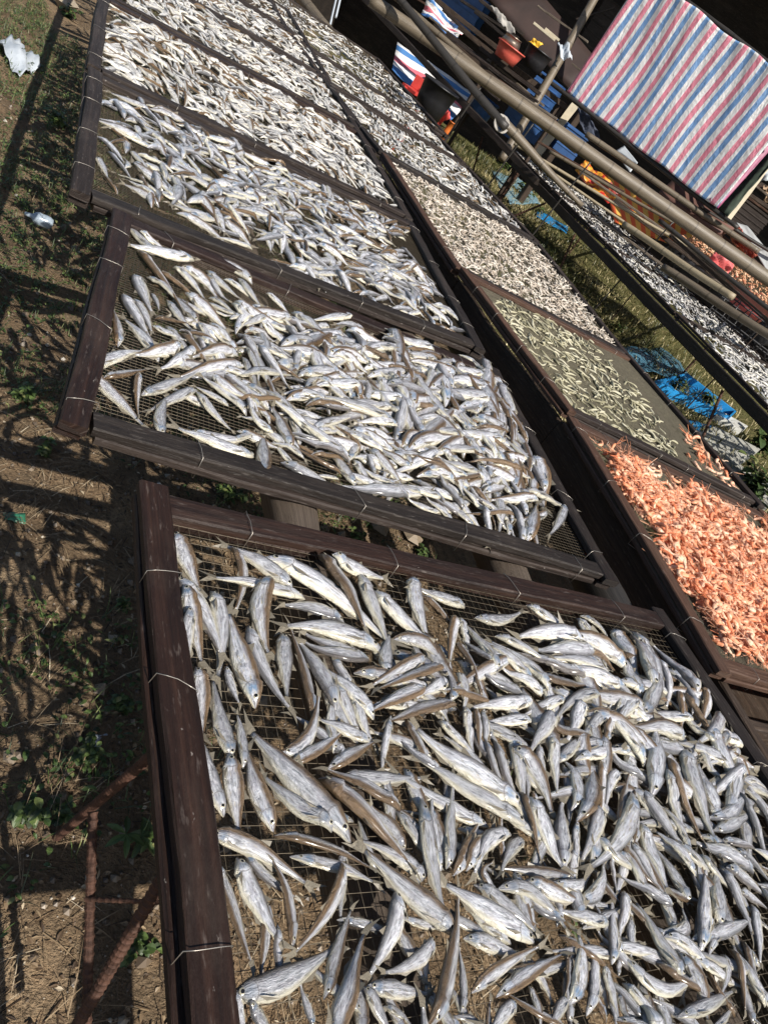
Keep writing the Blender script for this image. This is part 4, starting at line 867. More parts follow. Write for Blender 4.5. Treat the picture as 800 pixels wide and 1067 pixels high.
for _ in range(16000):
    x = rng.uniform(-.4, 1.6); y = rng.random() ** 1.3 * 5 - .1; r_ = .0018 + .009 * rng.random() ** 6; ico(stones, (x, y, gz(x, y) + r_ * .2), r_, rng.random() ** 1.5)
for _ in range(9000):
    x = rng.uniform(-.2, 1.6); y = rng.random() * 2.6 - .1; p = np.array([x, y, gz(x, y) + .004]); leaf(litter, p, rdir(-.05, .25), rng.uniform(.006, .02), rng.uniform(.002, .009), .2, rng.random())
# grass strip between the middle and the far rows
for _ in range(26000):
    x = rng.uniform(2.6, 8.2); y = rng.uniform(2.0, 13); gv = math.sin(2.2 * x + 1.1 * y) + math.sin(1.9 * y - 2.6 * x) + rng.normal(0, .7)
    if x > 6.5 and rng.random() < .6: continue
    L = rng.uniform(.04, .14) * (1.3 if gv > 0 else .7); p = np.array([x, y, gz(x, y)])
    for q in range(2): blade(grass, p + np.append(rng.normal(0, .02, 2), 0), rdir(.1, 2.2), L, rng.uniform(.005, .011), min(1, max(0, .5 - gv * .22 + rng.normal(0, .2))))
# matted dry grass tufts and clods
for _ in range(420):
    x = rng.uniform(-.5, 1.5); y = rng.random() ** 1.2 * 4.5 - .1; h0 = rng.uniform(0, 6.28)
    for q in range(rng.integers(6, 22)):
        a_ = h0 + rng.normal(0, .7); p = np.array([x, y, gz(x, y) + .004]) + np.append(rng.normal(0, .02, 2), rng.random() * .008)
        blade(litter, p, (math.cos(a_), math.sin(a_), rng.uniform(0, .35)), rng.uniform(.03, .11), rng.uniform(.001, .0022), .55 + .45 * rng.random())
for _ in range(260):
    x = rng.uniform(-.4, 1.5); y = rng.random() * 3.5 - .1; r_ = rng.uniform(.008, .022); ico(stones, (x, y, gz(x, y)), r_, rng.uniform(.1, .6))
tag(cover.build('ground_cover', LEAF), 'low green weeds growing under and beside the fish trays', 'weeds', None, 'stuff')
tag(litter.build('leaf_litter', STRAW), 'dry straw and dead leaves on the soil', 'litter', None, 'stuff')
tag(stones.build('gravel', PEB), 'small stones and shell bits on the soil', 'gravel', None, 'stuff')
tag(grass.build('grass', GRASS), 'yellow-green grass between the rows of trays', 'grass', None, 'stuff')
for (px, py, s_, n_, pm, lb) in ((132, 880, .075, 4, 1, 'palmate weed in the sun beside the front tray rail'), (138, 990, .05, 4, 0, 'small green weed between the rusty bars, lower left'), (28, 848, .055, 7, 0, 'bright weed at the left edge near the rusty brace'),
        (80, 790, .05, 5, 0, 'green weed above the rusty joint'), (120, 745, .045, 5, 0, 'weed beside the white paper scrap'), (60, 850, .04, 4, 0, 'small bright weed left of the rusty joint'), (95, 870, .03, 3, 0, 'tiny weed at the ribbed bar'),
        (125, 640, .04, 3, 0, 'dim weed left of the front tray in the shade'), (45, 470, .05, 5, 0, 'shaded weed below the second tray corner'), (240, 520, .06, 7, 0, 'leafy weed in the gap left of the pale log'), (440, 575, .05, 6, 0, 'weed in the gap between the two logs'), (370, 560, .05, 4, 0, 'weed right of the pale log in the gap'),
        (20, 415, .06, 6, 0, 'shaded weed at the left edge by the second tray'), (60, 130, .09, 6, 0, 'weed left of the fourth tray'), (70, 20, .1, 6, 0, 'weed by the sunny sand in the upper left')):
    c = P(px, py, 0); weed(c[0], c[1], s_, n_, lb, bool(pm))
for (px, py, s_, n_, lb) in ((775, 510, .3, 9, 'tall dark green weed behind the spilled shrimp'), (790, 470, .32, 8, 'tall weed at the right edge below the dark beam'), (735, 420, .18, 7, 'weed growing over the blue box'), (668, 425, .2, 8, 'leafy weed beside the netted tray corner'),
        (700, 405, .14, 6, 'weed in front of the blue box'), (640, 345, .12, 6, 'weed near the clear plastic sheet'), (795, 560, .3, 8, 'dark weed behind the far corner of the shrimp tray'), (545, 205, .22, 7, 'weed beside the far blue sheet'), (520, 175, .2, 6, 'weed under the end of the far beam'), (560, 222, .15, 5, 'weed by the small bright blue sheet'), (690, 470, .16, 6, 'weed next to the pale slabs')):
    c = P(px, py, 0); weed(c[0], c[1], s_, n_, lb, False, 'weeds in the grass')

# ---------------------------------------------------------------- rubbish and slabs
WHITE = plain('grimy_white_plastic', (0.42, 0.46, 0.5), 0.45, 0, .15, 6, .004)
BLUE = plain('blue_plastic', (0.02, 0.22, 0.5), 0.35, 0, .25, 6, .002)
DBLUE = plain('faded_dark_blue_plastic', (0.03, 0.09, 0.24), 0.5, 0, .35, 5, .002)
CONC = plain('pale_concrete', (0.36, 0.36, 0.32), 0.85, 0, .25, 5, .006)
RED = plain('red_plastic', (0.5, 0.05, 0.04), 0.4, 0, .2, 8, .001)
PINK = plain('pink_plastic', (0.62, 0.13, 0.13), 0.45, 0, .15, 8, .001)
BLACK = plain('black_plastic', (0.012, 0.012, 0.014), 0.45, 0, .4, 8, .002)
GREEN = plain('green_plastic', (0.05, 0.22, 0.13), 0.3, 0, .2, 20, .001)
CREAM = plain('cream_painted_wood', (0.5, 0.44, 0.32), 0.6, 0, .15, 9, .002)
TINB = plain('grey_roof_sheet', (0.3, 0.31, 0.31), 0.6, 0.2, .2, 5, .002)
def sheet(name, m, corners, label, cat, nx_=14, ny_=14, amp=.02, freq=9, th=.003, group=None, uvs=(1, 1), parent=None):
    """a crumpled sheet with thickness between four corner points"""
    q = [np.asarray(c, float) for c in corners]; nrm = unit(np.cross(q[1] - q[0], q[3] - q[0])); V = []; UV = []; ph = rng.uniform(0, 6, 4)
    for s_ in (0, 1):
        for j in range(ny_ + 1):
            for i in range(nx_ + 1):
                u, v = i / nx_, j / ny_; p = bil(q, u, v); k = amp * (math.sin(freq * u + ph[0] + 2 * v) * .6 + math.sin(freq * .8 * v + ph[1] - 3 * u) * .5 + math.sin(freq * 2.3 * (u + v) + ph[2]) * .3)
                V.append(p + nrm * (k - s_ * th)); UV.append((u * uvs[0], v * uvs[1]))
    f = []; w1 = nx_ + 1; o = w1 * (ny_ + 1)
    for j in range(ny_):
        for i in range(nx_): a = j * w1 + i; f += [(a, a + 1, a + w1 + 1, a + w1), (o + a, o + a + w1, o + a + w1 + 1, o + a + 1)]
    for i in range(nx_): f += [(i, o + i, o + i + 1, i + 1), (ny_ * w1 + i, ny_ * w1 + i + 1, o + ny_ * w1 + i + 1, o + ny_ * w1 + i)]
    for j in range(ny_): f += [(j * w1, (j + 1) * w1, o + (j + 1) * w1, o + j * w1), (j * w1 + nx_, o + j * w1 + nx_, o + (j + 1) * w1 + nx_, (j + 1) * w1 + nx_)]
    mb = MB(); mb.add(V, f, UV); ob = mb.build(name, m, parent, origin=None if parent is not None else sum(q) / 4)
    if label: tag(ob, label, cat, group)
    return ob
def G(x, y, z=.02): return P(x, y, z)
sheet('plastic_sheet', WHITE, (G(-6, 38, .06), G(22, 40, .05), G(42, 70, .04), G(22, 76, .05)), 'crumpled white plastic sheet lying upper left', 'plastic sheet', amp=.03)
sheet('paper_scrap', WHITE, (G(90, 770), G(106, 763), G(115, 770), G(98, 784)), 'torn white scrap beside the front tray', 'scrap', 6, 6, amp=.004)
sheet('plastic_shard', GREEN, (G(3, 534), G(26, 536), G(27, 547), G(6, 541)), 'green plastic shard at the left edge', 'plastic shard', 4, 4, amp=.003)
mb = MB(); a = G(26, 222, .03); b_ = G(55, 234, .03); sweep(mb, line(a, b_, 9), circ(1, 12), scale=[.006, .008, .009, .022, .025, .024, .025, .024, .018], smooth=True)
tag(mb.build('plastic_bottle', plain('pale_blue_plastic', (.3, .36, .42), .25, 0, .15, 9, .001), origin=a), 'crushed pale blue bottle in the shade at the left', 'bottle')
mb = MB(); ico(mb, G(66, 3, .05), .12, .9); tag(mb.build('stone', PEB, origin=G(66, 3, 0)), 'pale stone on the sunny sand, upper left', 'stone')
for k, (x, y, r_, l) in enumerate(((90, 640, .03, 'flat grey stone left of the front tray'), (25, 640, .035, 'grey stone at the left edge beside the front tray'), (12, 790, .03, 'pale stone at the left edge lower down'), (430, 560, .05, 'grey stone in the gap between the front trays'), (395, 548, .05, 'dark grey stone right of the pale log'), (3, 860, .03, 'pale stone cut by the left edge'))):
    mb = MB(); ico(mb, G(x, y, r_ * .1), r_, .75); o_ = mb.build('stone', PEB, origin=G(x, y, 0)); o_.scale = (1, 1, .5); tag(o_, l, 'stone', None)
def openbox(name, m, c4, h, t, label, cat, z0=0.0):
    mb = MB(); q = [np.array([c[0], c[1], z0 + h / 2]) for c in c4]; 
    for i in range(4): slat(mb, q[i], q[(i + 1) % 4], t, h, .003, 0, n=2)
    v = [np.array([c[0], c[1], z0 + .01]) for c in c4]; mb.add(v + [p + [0, 0, .012] for p in v], [(3, 2, 1, 0), (4, 5, 6, 7), (0, 1, 5, 4), (1, 2, 6, 5), (2, 3, 7, 6), (3, 0, 4, 7)], None, 0, None, False)
    return tag(mb.build(name, m, origin=sum(v) / 4), label, cat)
openbox('plastic_box', BLUE, (G(684, 397, .1), G(760, 434, .1), G(766, 428, .1), G(716, 389, .1)), .1, .02, 'open blue plastic box lying in the grass', 'box')
CLEAR, n_, b_ = mat('clear_bluish_plastic'); b_.inputs['Base Color'].default_value = (.12, .3, .42, 1); b_.inputs['Alpha'].default_value = .55; b_.inputs['Roughness'].default_value = .2
sheet('clear_sheet', CLEAR, (G(640, 362, .05), G(690, 362, .05), G(722, 396, .06), G(668, 388, .05)), 'clear bluish plastic sheet crumpled in the grass by the blue box', 'plastic sheet', amp=.02)
sheet('blue_sheet', BLUE, (G(716, 438), G(742, 444), G(748, 455), G(722, 450)), 'small blue plastic piece below the open blue box', 'plastic piece', 6, 6, amp=.01)
sheet('blue_sheet', BLUE, (G(560, 218), G(592, 236), G(590, 243), G(558, 226)), 'small bright blue sheet in the far grass, left of the beam', 'plastic piece', 6, 6, amp=.01)
sheet('blue_sheet', plain('faded_blue_sheet', (.16, .28, .34), .5, 0, .3, 4), (G(512, 178), G(540, 185), G(565, 212), G(530, 214)), 'faded blue-grey sheet in the far grass', 'plastic sheet', amp=.02)
def slab(px4, h, m, label):
    mb = MB(); v = [P(*p, h) for p in px4]; lo = [np.array([p[0], p[1], 0.0]) for p in v]
    mb.add(v + lo, [(0, 1, 2, 3), (7, 6, 5, 4), (0, 4, 5, 1), (1, 5, 6, 2), (2, 6, 7, 3), (3, 7, 4, 0)], None, 0, None, False); tag(mb.build('concrete_slab', m, origin=sum(lo) / 4), label, 'slab')
slab([(722, 452), (745, 444), (792, 468), (768, 486)], .05, CONC, 'pale grey slab behind the spilled shrimp, upper one')
slab([(752, 492), (770, 486), (812, 508), (798, 530)], .05, CONC, 'pale grey slab at the right edge behind the shrimp tray')
slab([(746, 432), (756, 431), (779, 444), (772, 449)], .07, plain('white_board', (.5, .5, .46), .7), 'small white board beside the open blue box')
slab([(740, 470), (752, 468), (790, 500), (780, 506)], .03, CONC, 'narrow grey slab between the two larger slabs')

# ---------------------------------------------------------------- poles over the far row
pole('bamboo_pole', BAM_GREY, at(386, 0, 6.3), at(812, 299, 7.4), .05, .064, 'thick grey bamboo pole crossing above the far row', 'bamboo pole', 'bamboo poles', nodes=.33, k=16)
pole('bamboo_pole', BAM_GREY, at(398, -14, 8.2), at(600, 158, 8.0), .03, .026, 'slender grey pole lying along the upper side of the thick bamboo', 'bamboo pole', 'bamboo poles')
pole('bamboo_pole', BAM_TAN, at(649, 234, 7.2), at(764, 310, 6.6), .03, .03, 'slim tan bamboo pole over the slender fish, upper of the two', 'bamboo pole', 'bamboo poles', nodes=.25)
pole('bamboo_pole', BAM_GREY, at(690, 279, 6.6), at(812, 356, 6.0), .033, .033, 'slim grey bamboo pole over the slender fish, lower of the two', 'bamboo pole', 'bamboo poles', nodes=.25)
pole('bamboo_pole', BAM_DARK, at(408, -10, 6.2), at(527, 133, 6.1), .03, .034, 'blackened pole slanting from the top edge to the knot', 'pole', 'bamboo poles', nodes=.5)
pole('bamboo_pole', BAM_GREY, at(520, 124, 6.2), at(606, 214, 6.5), .042, .02, 'dark grey pole running down from the knot to the slender fish', 'pole', 'bamboo poles', nodes=.4)
pole('bamboo_pole', BAM_TAN, at(535, 150, 7.6), at(716, 256, 7.6), .015, .014, 'thin brown stick under the thick bamboo, long one', 'stick', 'thin sticks')
pole('bamboo_pole', BAM_GREY, at(572, 158, 7.6), at(702, 232, 7.4), .016, .014, 'thin grey stick close below the thick bamboo', 'stick', 'thin sticks')
pole('bamboo_pole', BAM_TAN, at(556, 168, 7.6), at(706, 268, 7.6), .013, .012, 'thin tan stick above the orange striped cloth', 'stick', 'thin sticks')
pole('bamboo_pole', BAM_DARK, at(686, 230, 7.0), at(806, 326, 6.6), .02, .02, 'black rod beside the brown shrimp tray', 'stick', 'thin sticks', nodes=.1)
pole('bamboo_pole', BAM_DARK, at(729, 216, 8.2), at(812, 268, 8.2), .018, .018, 'black rod under the corner of the striped tarpaulin', 'stick', 'thin sticks', nodes=.1)
pole('bamboo_pole', BAM_GREY, at(305, -12, 8.6), at(356, 48, 8.0), .065, .06, 'grey bamboo pole end at the top edge beyond the middle row', 'bamboo pole', 'bamboo poles')
pole('bamboo_pole', BAM_GREY, at(610, 140, 8.0), at(790, 262, 8.0), .03, .03, 'grey bamboo pole lying behind the thick one', 'bamboo pole', 'bamboo poles')
mb = MB(); c = at(521, 128, 6.12)
for k in range(4): sweep(mb, [c + np.array([math.cos(a), math.sin(a) * .5, math.sin(a)]) * .055 + CB * .0 + np.array([.01 * k, 0, 0]) for a in np.arange(0, 6.5, .5)], circ(.007, 5), smooth=True)
tag(mb.build('rope_knot', plain('grey_rope', (.3, .28, .25), .8), origin=c), 'grey rope knot where the two dark poles meet', 'rope')
for i, (px, py, d) in enumerate(((505, 84, 6.2), (560, 122, 6.4), (706, 225, 6.95), (620, 162, 6.6))):
    p = at(px, py, d); pole('prop_stick', BAM_DARK, (p[0], p[1] + .1, -.02), (p[0], p[1], p[2] - .06), .007, .007, 'thin dark stick propping the thick bamboo, ' + ['near its left end', 'by the blue boxes', 'behind the orange striped cloth', 'by the red and yellow cloth'][i], 'prop', 'sticks propping the thick bamboo', nodes=.4)
# ---------------------------------------------------------------- hut and clutter beyond
FH = np.array([.584, .812, 0]); RH = np.array([.812, -.584, 0]); ZU = np.array([0, 0, 1.0])
def vf(r, f, z): return RH * r + FH * f + ZU * z
hut = empty('fishing_hut', tuple(vf(3, 14, 0)), 'dark open-fronted wooden hut behind the striped tarpaulin', 'hut')
HW = wood('shade_toned_hut_planks', (0.008, 0.006, 0.005), (0.02, 0.014, 0.011), (0.04, 0.028, 0.02), 0.8, 0.2)  # planks coloured near black to stand for the dim hut interior
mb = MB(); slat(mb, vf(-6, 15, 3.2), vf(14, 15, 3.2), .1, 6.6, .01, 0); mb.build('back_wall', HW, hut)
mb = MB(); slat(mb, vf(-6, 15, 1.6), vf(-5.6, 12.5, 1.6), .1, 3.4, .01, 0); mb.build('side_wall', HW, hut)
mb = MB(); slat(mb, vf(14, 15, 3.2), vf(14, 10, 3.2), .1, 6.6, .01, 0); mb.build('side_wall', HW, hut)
rf = sheet('roof', HW, (vf(-6.2, 11.5, 5.2), vf(14.2, 10.5, 5.2), vf(14.2, 15.2, 6.5), vf(-6.2, 15.2, 6.5)), None, None, 20, 8, .03, 20, .08, parent=hut)  # roof shaped to reach forward and keep the interior dark
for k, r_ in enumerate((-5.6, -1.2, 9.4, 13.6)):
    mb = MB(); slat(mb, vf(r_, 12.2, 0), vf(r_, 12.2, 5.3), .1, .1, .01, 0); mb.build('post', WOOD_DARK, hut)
fl = MB(); 
for i in range(60):
    r_ = rng.uniform(3.0, 12.8); a = vf(r_, 10.75 + rng.normal(0, .03), 5.2); sweep(fl, [a, a + [0, 0, -.12 - rng.random() * .15]], circ(.012, 4), fx=(rng.random(), 0, 0))
fl.build('thatch_fringe', STRAW, hut)
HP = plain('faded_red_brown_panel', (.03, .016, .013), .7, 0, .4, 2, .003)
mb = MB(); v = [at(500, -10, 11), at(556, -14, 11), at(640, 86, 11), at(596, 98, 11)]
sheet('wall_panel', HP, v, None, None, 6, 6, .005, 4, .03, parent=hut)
# striped tarpaulin
m, n, b = mat('pink_blue_white_striped_tarpaulin'); TARP = m
uvn = n.nodes.new('ShaderNodeTexCoord').outputs['UV']; sx = n.nodes.new('ShaderNodeSeparateXYZ'); n.links.new(uvn, sx.inputs[0])
fr = mth(n, 'FRACT', mth(n, 'ADD', sx.outputs[0], .06))
W0 = (.8, .79, .78); K0 = (.72, .19, .28); B0 = (.1, .26, .54)
col = ramp(n, fr, [(0, W0), (.1, K0), (.37, W0), (.5, W0), (.54, B0), (.81, W0)], 'CONSTANT')
wv = noise(n, coords(n, 'UV', (1.2, 30, 1)), 1.5, 4, .6); col = mix(n, mth(n, 'MULTIPLY', wv, .25), col, (.6, .58, .55))
n.links.new(col, b.inputs['Base Color']); b.inputs['Roughness'].default_value = .38
bump(n, b, mth(n, 'ADD', noise(n, coords(n, 'UV', (2, 7, 1)), 1.6, 6, .65), mth(n, 'MULTIPLY', noise(n, coords(n, 'UV', (9, 30, 1)), 1.6, 3), .25)), .8, .03)
BL = at(590, 95, 8.5); BR = at(746, 216, 7.8)
def up_to(p, y):                       # height above p whose picture row is y
    lo, hi = 0, 4
    for _ in range(40):
        mid = (lo + hi) / 2
        if proj(p + ZU * mid)[1] > y: lo = mid
        else: hi = mid
    return lo
TL = BL + ZU * up_to(BL, -30); TR = BR + ZU * up_to(BR, 97)
def tarpsheet(q, nu_, nv_, per, name, m, label, fold=.012, sag=.028):
    V = []; UV = []; nrm = unit(np.cross(q[1] - q[0], q[3] - q[0]))
    for s_ in (0, 1):
        for j in range(nv_ + 1):
            for i in range(nu_ + 1):
                u, v = i / nu_, j / nv_; p = bil(q, u, v)
                k = fold * (math.sin(u * 31 + 1.5 * math.sin(v * 3)) * .5 * (1 - .5 * v) + math.sin(u * 13 + v * 4) * .8 + math.sin((u * 5 - v * 6)) * .9) + fold * .5 * math.sin(u * 70 + v * 9) * v
                dz = -sag * (1 - v) * abs(math.sin(u * 9.4)) * .5 - sag * v * math.sin(u * math.pi * 3) ** 2 * .9
                V.append(p + nrm * (k - s_ * .004) + ZU * dz); UV.append((u * per + .08 * math.sin(v * 5 + u * 9) * .6, v))
    f = []; w1 = nu_ + 1; o = w1 * (nv_ + 1)
    for j in range(nv_):
        for i in range(nu_): a = j * w1 + i; f += [(a, a + 1, a + w1 + 1, a + w1), (o + a, o + a + w1, o + a + w1 + 1, o + a + 1)]
    for i in range(nu_): f += [(i, o + i, o + i + 1, i + 1), (nv_ * w1 + i, nv_ * w1 + i + 1, o + nv_ * w1 + i + 1, o + nv_ * w1 + i)]
    for j in range(nv_): f += [(j * w1, (j + 1) * w1, o + (j + 1) * w1, o + j * w1), (j * w1 + nu_, o + j * w1 + nu_, o + (j + 1) * w1 + nu_, (j + 1) * w1 + nu_)]
    mb = MB(); mb.add(V, f, UV); return tag(mb.build(name, m, origin=sum(q) / 4), label, 'tarpaulin')
tarpsheet([BL, BR, TR, TL], 110, 60, 11.5, 'tarpaulin', TARP, 'large tarpaulin with pink, white and blue stripes hung in the sun')
pole('tarpaulin_rail', BAM_DARK, BL + ZU * -.03 - RH * .5 + FH * .12, BR + RH * .3 - ZU * .03, .022, .022, 'dark stick along the lower edge of the striped tarpaulin', 'stick', 'thin sticks', nodes=0)
pole('tarpaulin_rail', BAM_DARK, TL + ZU * .0 - RH * .3 + FH * .05, TR + RH * .5, .022, .022, 'dark stick along the upper edge of the striped tarpaulin', 'stick', 'thin sticks', nodes=0)
def rag(px4, d4, m, name, label, cat, amp=.02, th=.006, uvs=(1, 1), n1=12, n2=12): return sheet(name, m, [at(*p, d) for p, d in zip(px4, d4)], label, cat, n1, n2, amp, 8, th, None, uvs)
rag([(748, 216), (757, 225), (812, 160), (806, 152)], (7.9, 7.8, 7.8, 7.9), plain('dark_green_net', (.03, .045, .03), .8, 0, .5, 12), 'folded_net', 'dark folded net hanging at the right side of the tarpaulin', 'net')
rag([(738, 208), (748, 217), (806, 152), (802, 142)], (7.84, 7.84, 7.84, 7.84), plain('purple_fold', (.25, .05, .12), .5, 0, .3, 6), 'folded_cloth', 'dark purple fold at the right edge of the tarpaulin', 'cloth', amp=.01)
p = at(756, 231, 7.9); mb = MB(); slat(mb, at(756, 231, 7.9), at(815, 152, 7.9), .05, .05); tag(mb.build('wooden_post', CREAM, origin=p), 'cream post right of the striped tarpaulin', 'post', 'posts of the hut front')
tp = at(526, 160, 8.6); pole('wooden_post', BAM_GREY, at(522, 167, 8.5), at(626, -14, 8.5), .048, .045, 'tall tan post with a rag tied to it, left of the tarpaulin', 'post', 'posts of the hut front', nodes=.6)
p = at(600, 104, 9.2); mb = MB(); slat(mb, at(600, 108, 9.2), at(560, 160, 9.3), .09, .04); tag(mb.build('wooden_post', CREAM, origin=p), 'cream post below the left corner of the tarpaulin', 'post', 'posts of the hut front')
rag([(580, 45), (592, 46), (596, 62), (584, 60)], (8.35, 8.35, 8.3, 8.3), WHITE, 'rag', 'pale rag tied to the tall tan post', 'rag', amp=.03)
# striped woven cloths at the left of the hut
m, n, b = mat('red_white_blue_woven_cloth'); WOV = m
sx = n.nodes.new('ShaderNodeSeparateXYZ'); n.links.new(n.nodes.new('ShaderNodeTexCoord').outputs['UV'], sx.inputs[0])
n.links.new(ramp(n, sx.outputs[1], [(0, (.06, .17, .42)), (.2, (.7, .7, .7)), (.4, (.62, .16, .2)), (.58, (.72, .7, .68)), (.78, (.07, .2, .45)), (.92, (.7, .7, .7))], 'CONSTANT'), b.inputs['Base Color']); b.inputs['Roughness'].default_value = .5
rag([(408, 74), (470, 124), (498, 98), (414, 44)], (9.2, 9.2, 9.3, 9.3), WOV, 'woven_cloth', 'red, white and blue woven cloth behind the dark beam', 'cloth', amp=.025)
rag([(438, 14), (474, 42), (486, 34), (446, -2)], (9.6, 9.6, 9.6, 9.6), WOV, 'woven_cloth', 'smaller woven cloth bundle with blue and pink, near the top edge', 'cloth', amp=.06)
m, n, b = mat('orange_yellow_striped_cloth'); OY = m
sx = n.nodes.new('ShaderNodeSeparateXYZ'); n.links.new(n.nodes.new('ShaderNodeTexCoord').outputs['UV'], sx.inputs[0])
n.links.new(ramp(n, mth(n, 'FRACT', sx.outputs[0]), [(0, (.7, .12, .04)), (.5, (.72, .4, .08))], 'CONSTANT'), b.inputs['Base Color']); b.inputs['Roughness'].default_value = .7
rag([(640, 232), (716, 262), (722, 242), (626, 176)], (8.6, 8.4, 8.4, 8.6), OY, 'striped_cloth', 'orange and yellow striped cloth behind the thin sticks', 'cloth', amp=.03, uvs=(8, 1))
m, n, b = mat('red_yellow_patterned_cloth'); RY = m
n.links.new(ramp(n, noise(n, coords(n, 'Object'), 7, 2), [(.4, (.55, .03, .02)), (.5, (.7, .35, .03)), (.6, (.25, .03, .02))]), b.inputs['Base Color'])
rag([(598, 178), (632, 214), (644, 202), (612, 166)], (8.4, 8.4, 8.4, 8.4), RY, 'patterned_cloth', 'crumpled red and yellow cloth left of the orange striped cloth', 'cloth', amp=.06)
# clutter
def vessel(name, m, px, d, r0, r1, h, label, cat, group=None, lid=None, zdrop=None):
    c = at(*px, d) - ZU * h / 2; mb = MB(); n_ = 24; V = []; rings = [(r0 * .2, 0), (r0, 0), ((r0 + r1) / 2, h / 2), (r1, h), (r1 * 1.07, h), (r1 * 1.07, h - .015), (r1 * .96, h - .004), (r0 * .92, .015), (r0 * .2, .015)]
    for r_, z in rings:
        for j in range(n_): V.append(c + np.array([r_ * math.cos(j * 2 * math.pi / n_), r_ * math.sin(j * 2 * math.pi / n_), z]))
    f = [(i * n_ + j, i * n_ + (j + 1) % n_, (i + 1) * n_ + (j + 1) % n_, (i + 1) * n_ + j) for i in range(len(rings) - 1) for j in range(n_)]
    f += [tuple(reversed(range(n_))), tuple(range(8 * n_, 9 * n_))]
    mb.add(V, f, None); return tag(mb.build(name, m, origin=c), label, cat, group), c
def table(px4, d4, th, m, label, cat='bench', name='bench', legs=True):
    q = [at(*p, d) for p, d in zip(px4, d4)]; zt = sum(p[2] for p in q) / 4; c = sum(q) / 4
    root = empty(name, (c[0], c[1], 0), label, cat); mb = MB(); v = [np.array([p[0], p[1], zt]) for p in q]; lo = [p - [0, 0, th] for p in v]
    mb.add(v + lo, [(3, 2, 1, 0), (4, 5, 6, 7), (0, 1, 5, 4), (1, 2, 6, 5), (2, 3, 7, 6), (3, 0, 4, 7)], [(p[0], p[1]) for p in v + lo], 0, None, False); mb.build('board', m, root)
    for p in v:
        mb = MB(); p = p + (c - p) * .08; slat(mb, (p[0], p[1], -.02), (p[0], p[1], zt - th), .04, .04); mb.build('leg', m, root)
    return zt
zt = table([(500, 78), (590, 112), (600, 88), (525, 50)], (8.6, 8.6, 9.4, 9.4), .05, WOOD_DARK, 'dark low bench holding the sticks and the red basin')
vessel('basin', plain('red_basin_plastic', (.55, .1, .07), .4, 0, .15, 9, .001), (529, 56), 8.2, .12, .16, .15, 'red plastic basin among the dark sticks', 'basin')
vessel('metal_pot', plain('tarnished_metal', (.25, .2, .16), .3, .8, .3, 9, .002), (533, 43), 8.25, .12, .09, .1, 'dented metal pot sitting in the red basin', 'pot')
vessel('basket', BLACK, (557, 62), 8.4, .13, .15, .2, 'black basket right of the red basin', 'basket')
rag([(550, 44), (556, 40), (566, 46), (558, 50)], (8.3, 8.3, 8.3, 8.3), plain('yellow_plastic', (.65, .38, .03), .5), 'yellow_bag', 'small yellow bag on the black basket', 'bag', amp=.02)
vessel('bucket', BLACK, (452, 104), 7.7, .15, .19, .3, 'black bucket in front of the woven cloth', 'bucket')
vessel('tub', DBLUE, (500, 112), 9.6, .16, .19, .26, 'faded blue tub behind the dark poles', 'tub')
def crate(px, d, s, rz, m, label, name='plastic_crate', cat='crate'):
    c = at(*px, d); root = empty(name, (c[0], c[1], c[2] - s[2] / 2), label, cat)
    mb = MB(); box(mb, c, s, rz); mb.build('body', m, root)
    mb = MB(); box(mb, c + ZU * s[2] * .5, (s[0] * 1.06, s[1] * 1.06, .03), rz); mb.build('rim', m, root)
    for k in (-1, 0, 1):
        mb = MB(); box(mb, c + ZU * s[2] * .22 * k, (s[0] * 1.03, s[1] * 1.03, .018), rz); mb.build('rib', m, root)
crate((566, 98), 9.9, (.34, .5, .36), -.6, DBLUE, 'blue plastic crate under the corner of the tarpaulin')
crate((560, 132), 9.6, (.36, .5, .36), -.6, DBLUE, 'dark blue crate behind the thick bamboo')
crate((592, 148), 9.6, (.3, .45, .3), -.4, DBLUE, 'faded blue crate right of the cream post')
crate((535, 130), 9.6, (.3, .34, .3), -.6, DBLUE, 'small dark blue crate next to the knot')
stl = empty('plastic_chair', tuple(at(432, 108, 8.2) * [1, 1, 0]), 'red plastic chair beyond the middle row', 'chair'); c = at(432, 96, 8.2)
mb = MB(); box(mb, c, (.22, .22, .03), .5); mb.build('seat', RED, stl)
mb = MB(); box(mb, c + FH * .1 + ZU * .08, (.2, .02, .13), -.62); mb.build('backrest', RED, stl)
for a, b2 in ((1, 1), (1, -1), (-1, 1), (-1, -1)):
    mb = MB(); q = c + RH * .09 * a + FH * .09 * b2; slat(mb, (q[0] + a * .03, q[1], -.02), (q[0], q[1], q[2]), .035, .035); mb.build('leg', RED, stl)
for k, (a, b2, d, l) in enumerate((((452, 26), (528, 96), 8.7, 'leftmost'), ((462, 10), (548, 92), 8.9, 'longest'), ((474, 46), (540, 104), 8.4, 'lowest'), ((486, 52), (556, 106), 8.2, 'nearest'), ((500, 50), (562, 98), 8.5, 'stout'), ((478, 28), (560, 96), 8.8, 'slim'), ((495, 12), (530, 42), 9.1, 'short upper'), ((466, 34), (520, 78), 8.5, 'short lower'), ((455, 0), (520, 52), 9.2, 'topmost'), ((480, 0), (540, 40), 9.6, 'rearmost'), ((500, 0), (545, 36), 9.9, 'brown rear'))):
    mb = MB(); slat(mb, at(*a, d), at(*b2, d - .1), .045, .03 + .01 * (k % 3), .004, .004); tag(mb.build('wooden_stick', [WOOD_BLACK, WOOD_GREY, WOOD_DARK][k % 3], origin=at(*a, d)), l + ' stick of the dark wood pile left of the red basin', 'stick', 'dark wood pile')
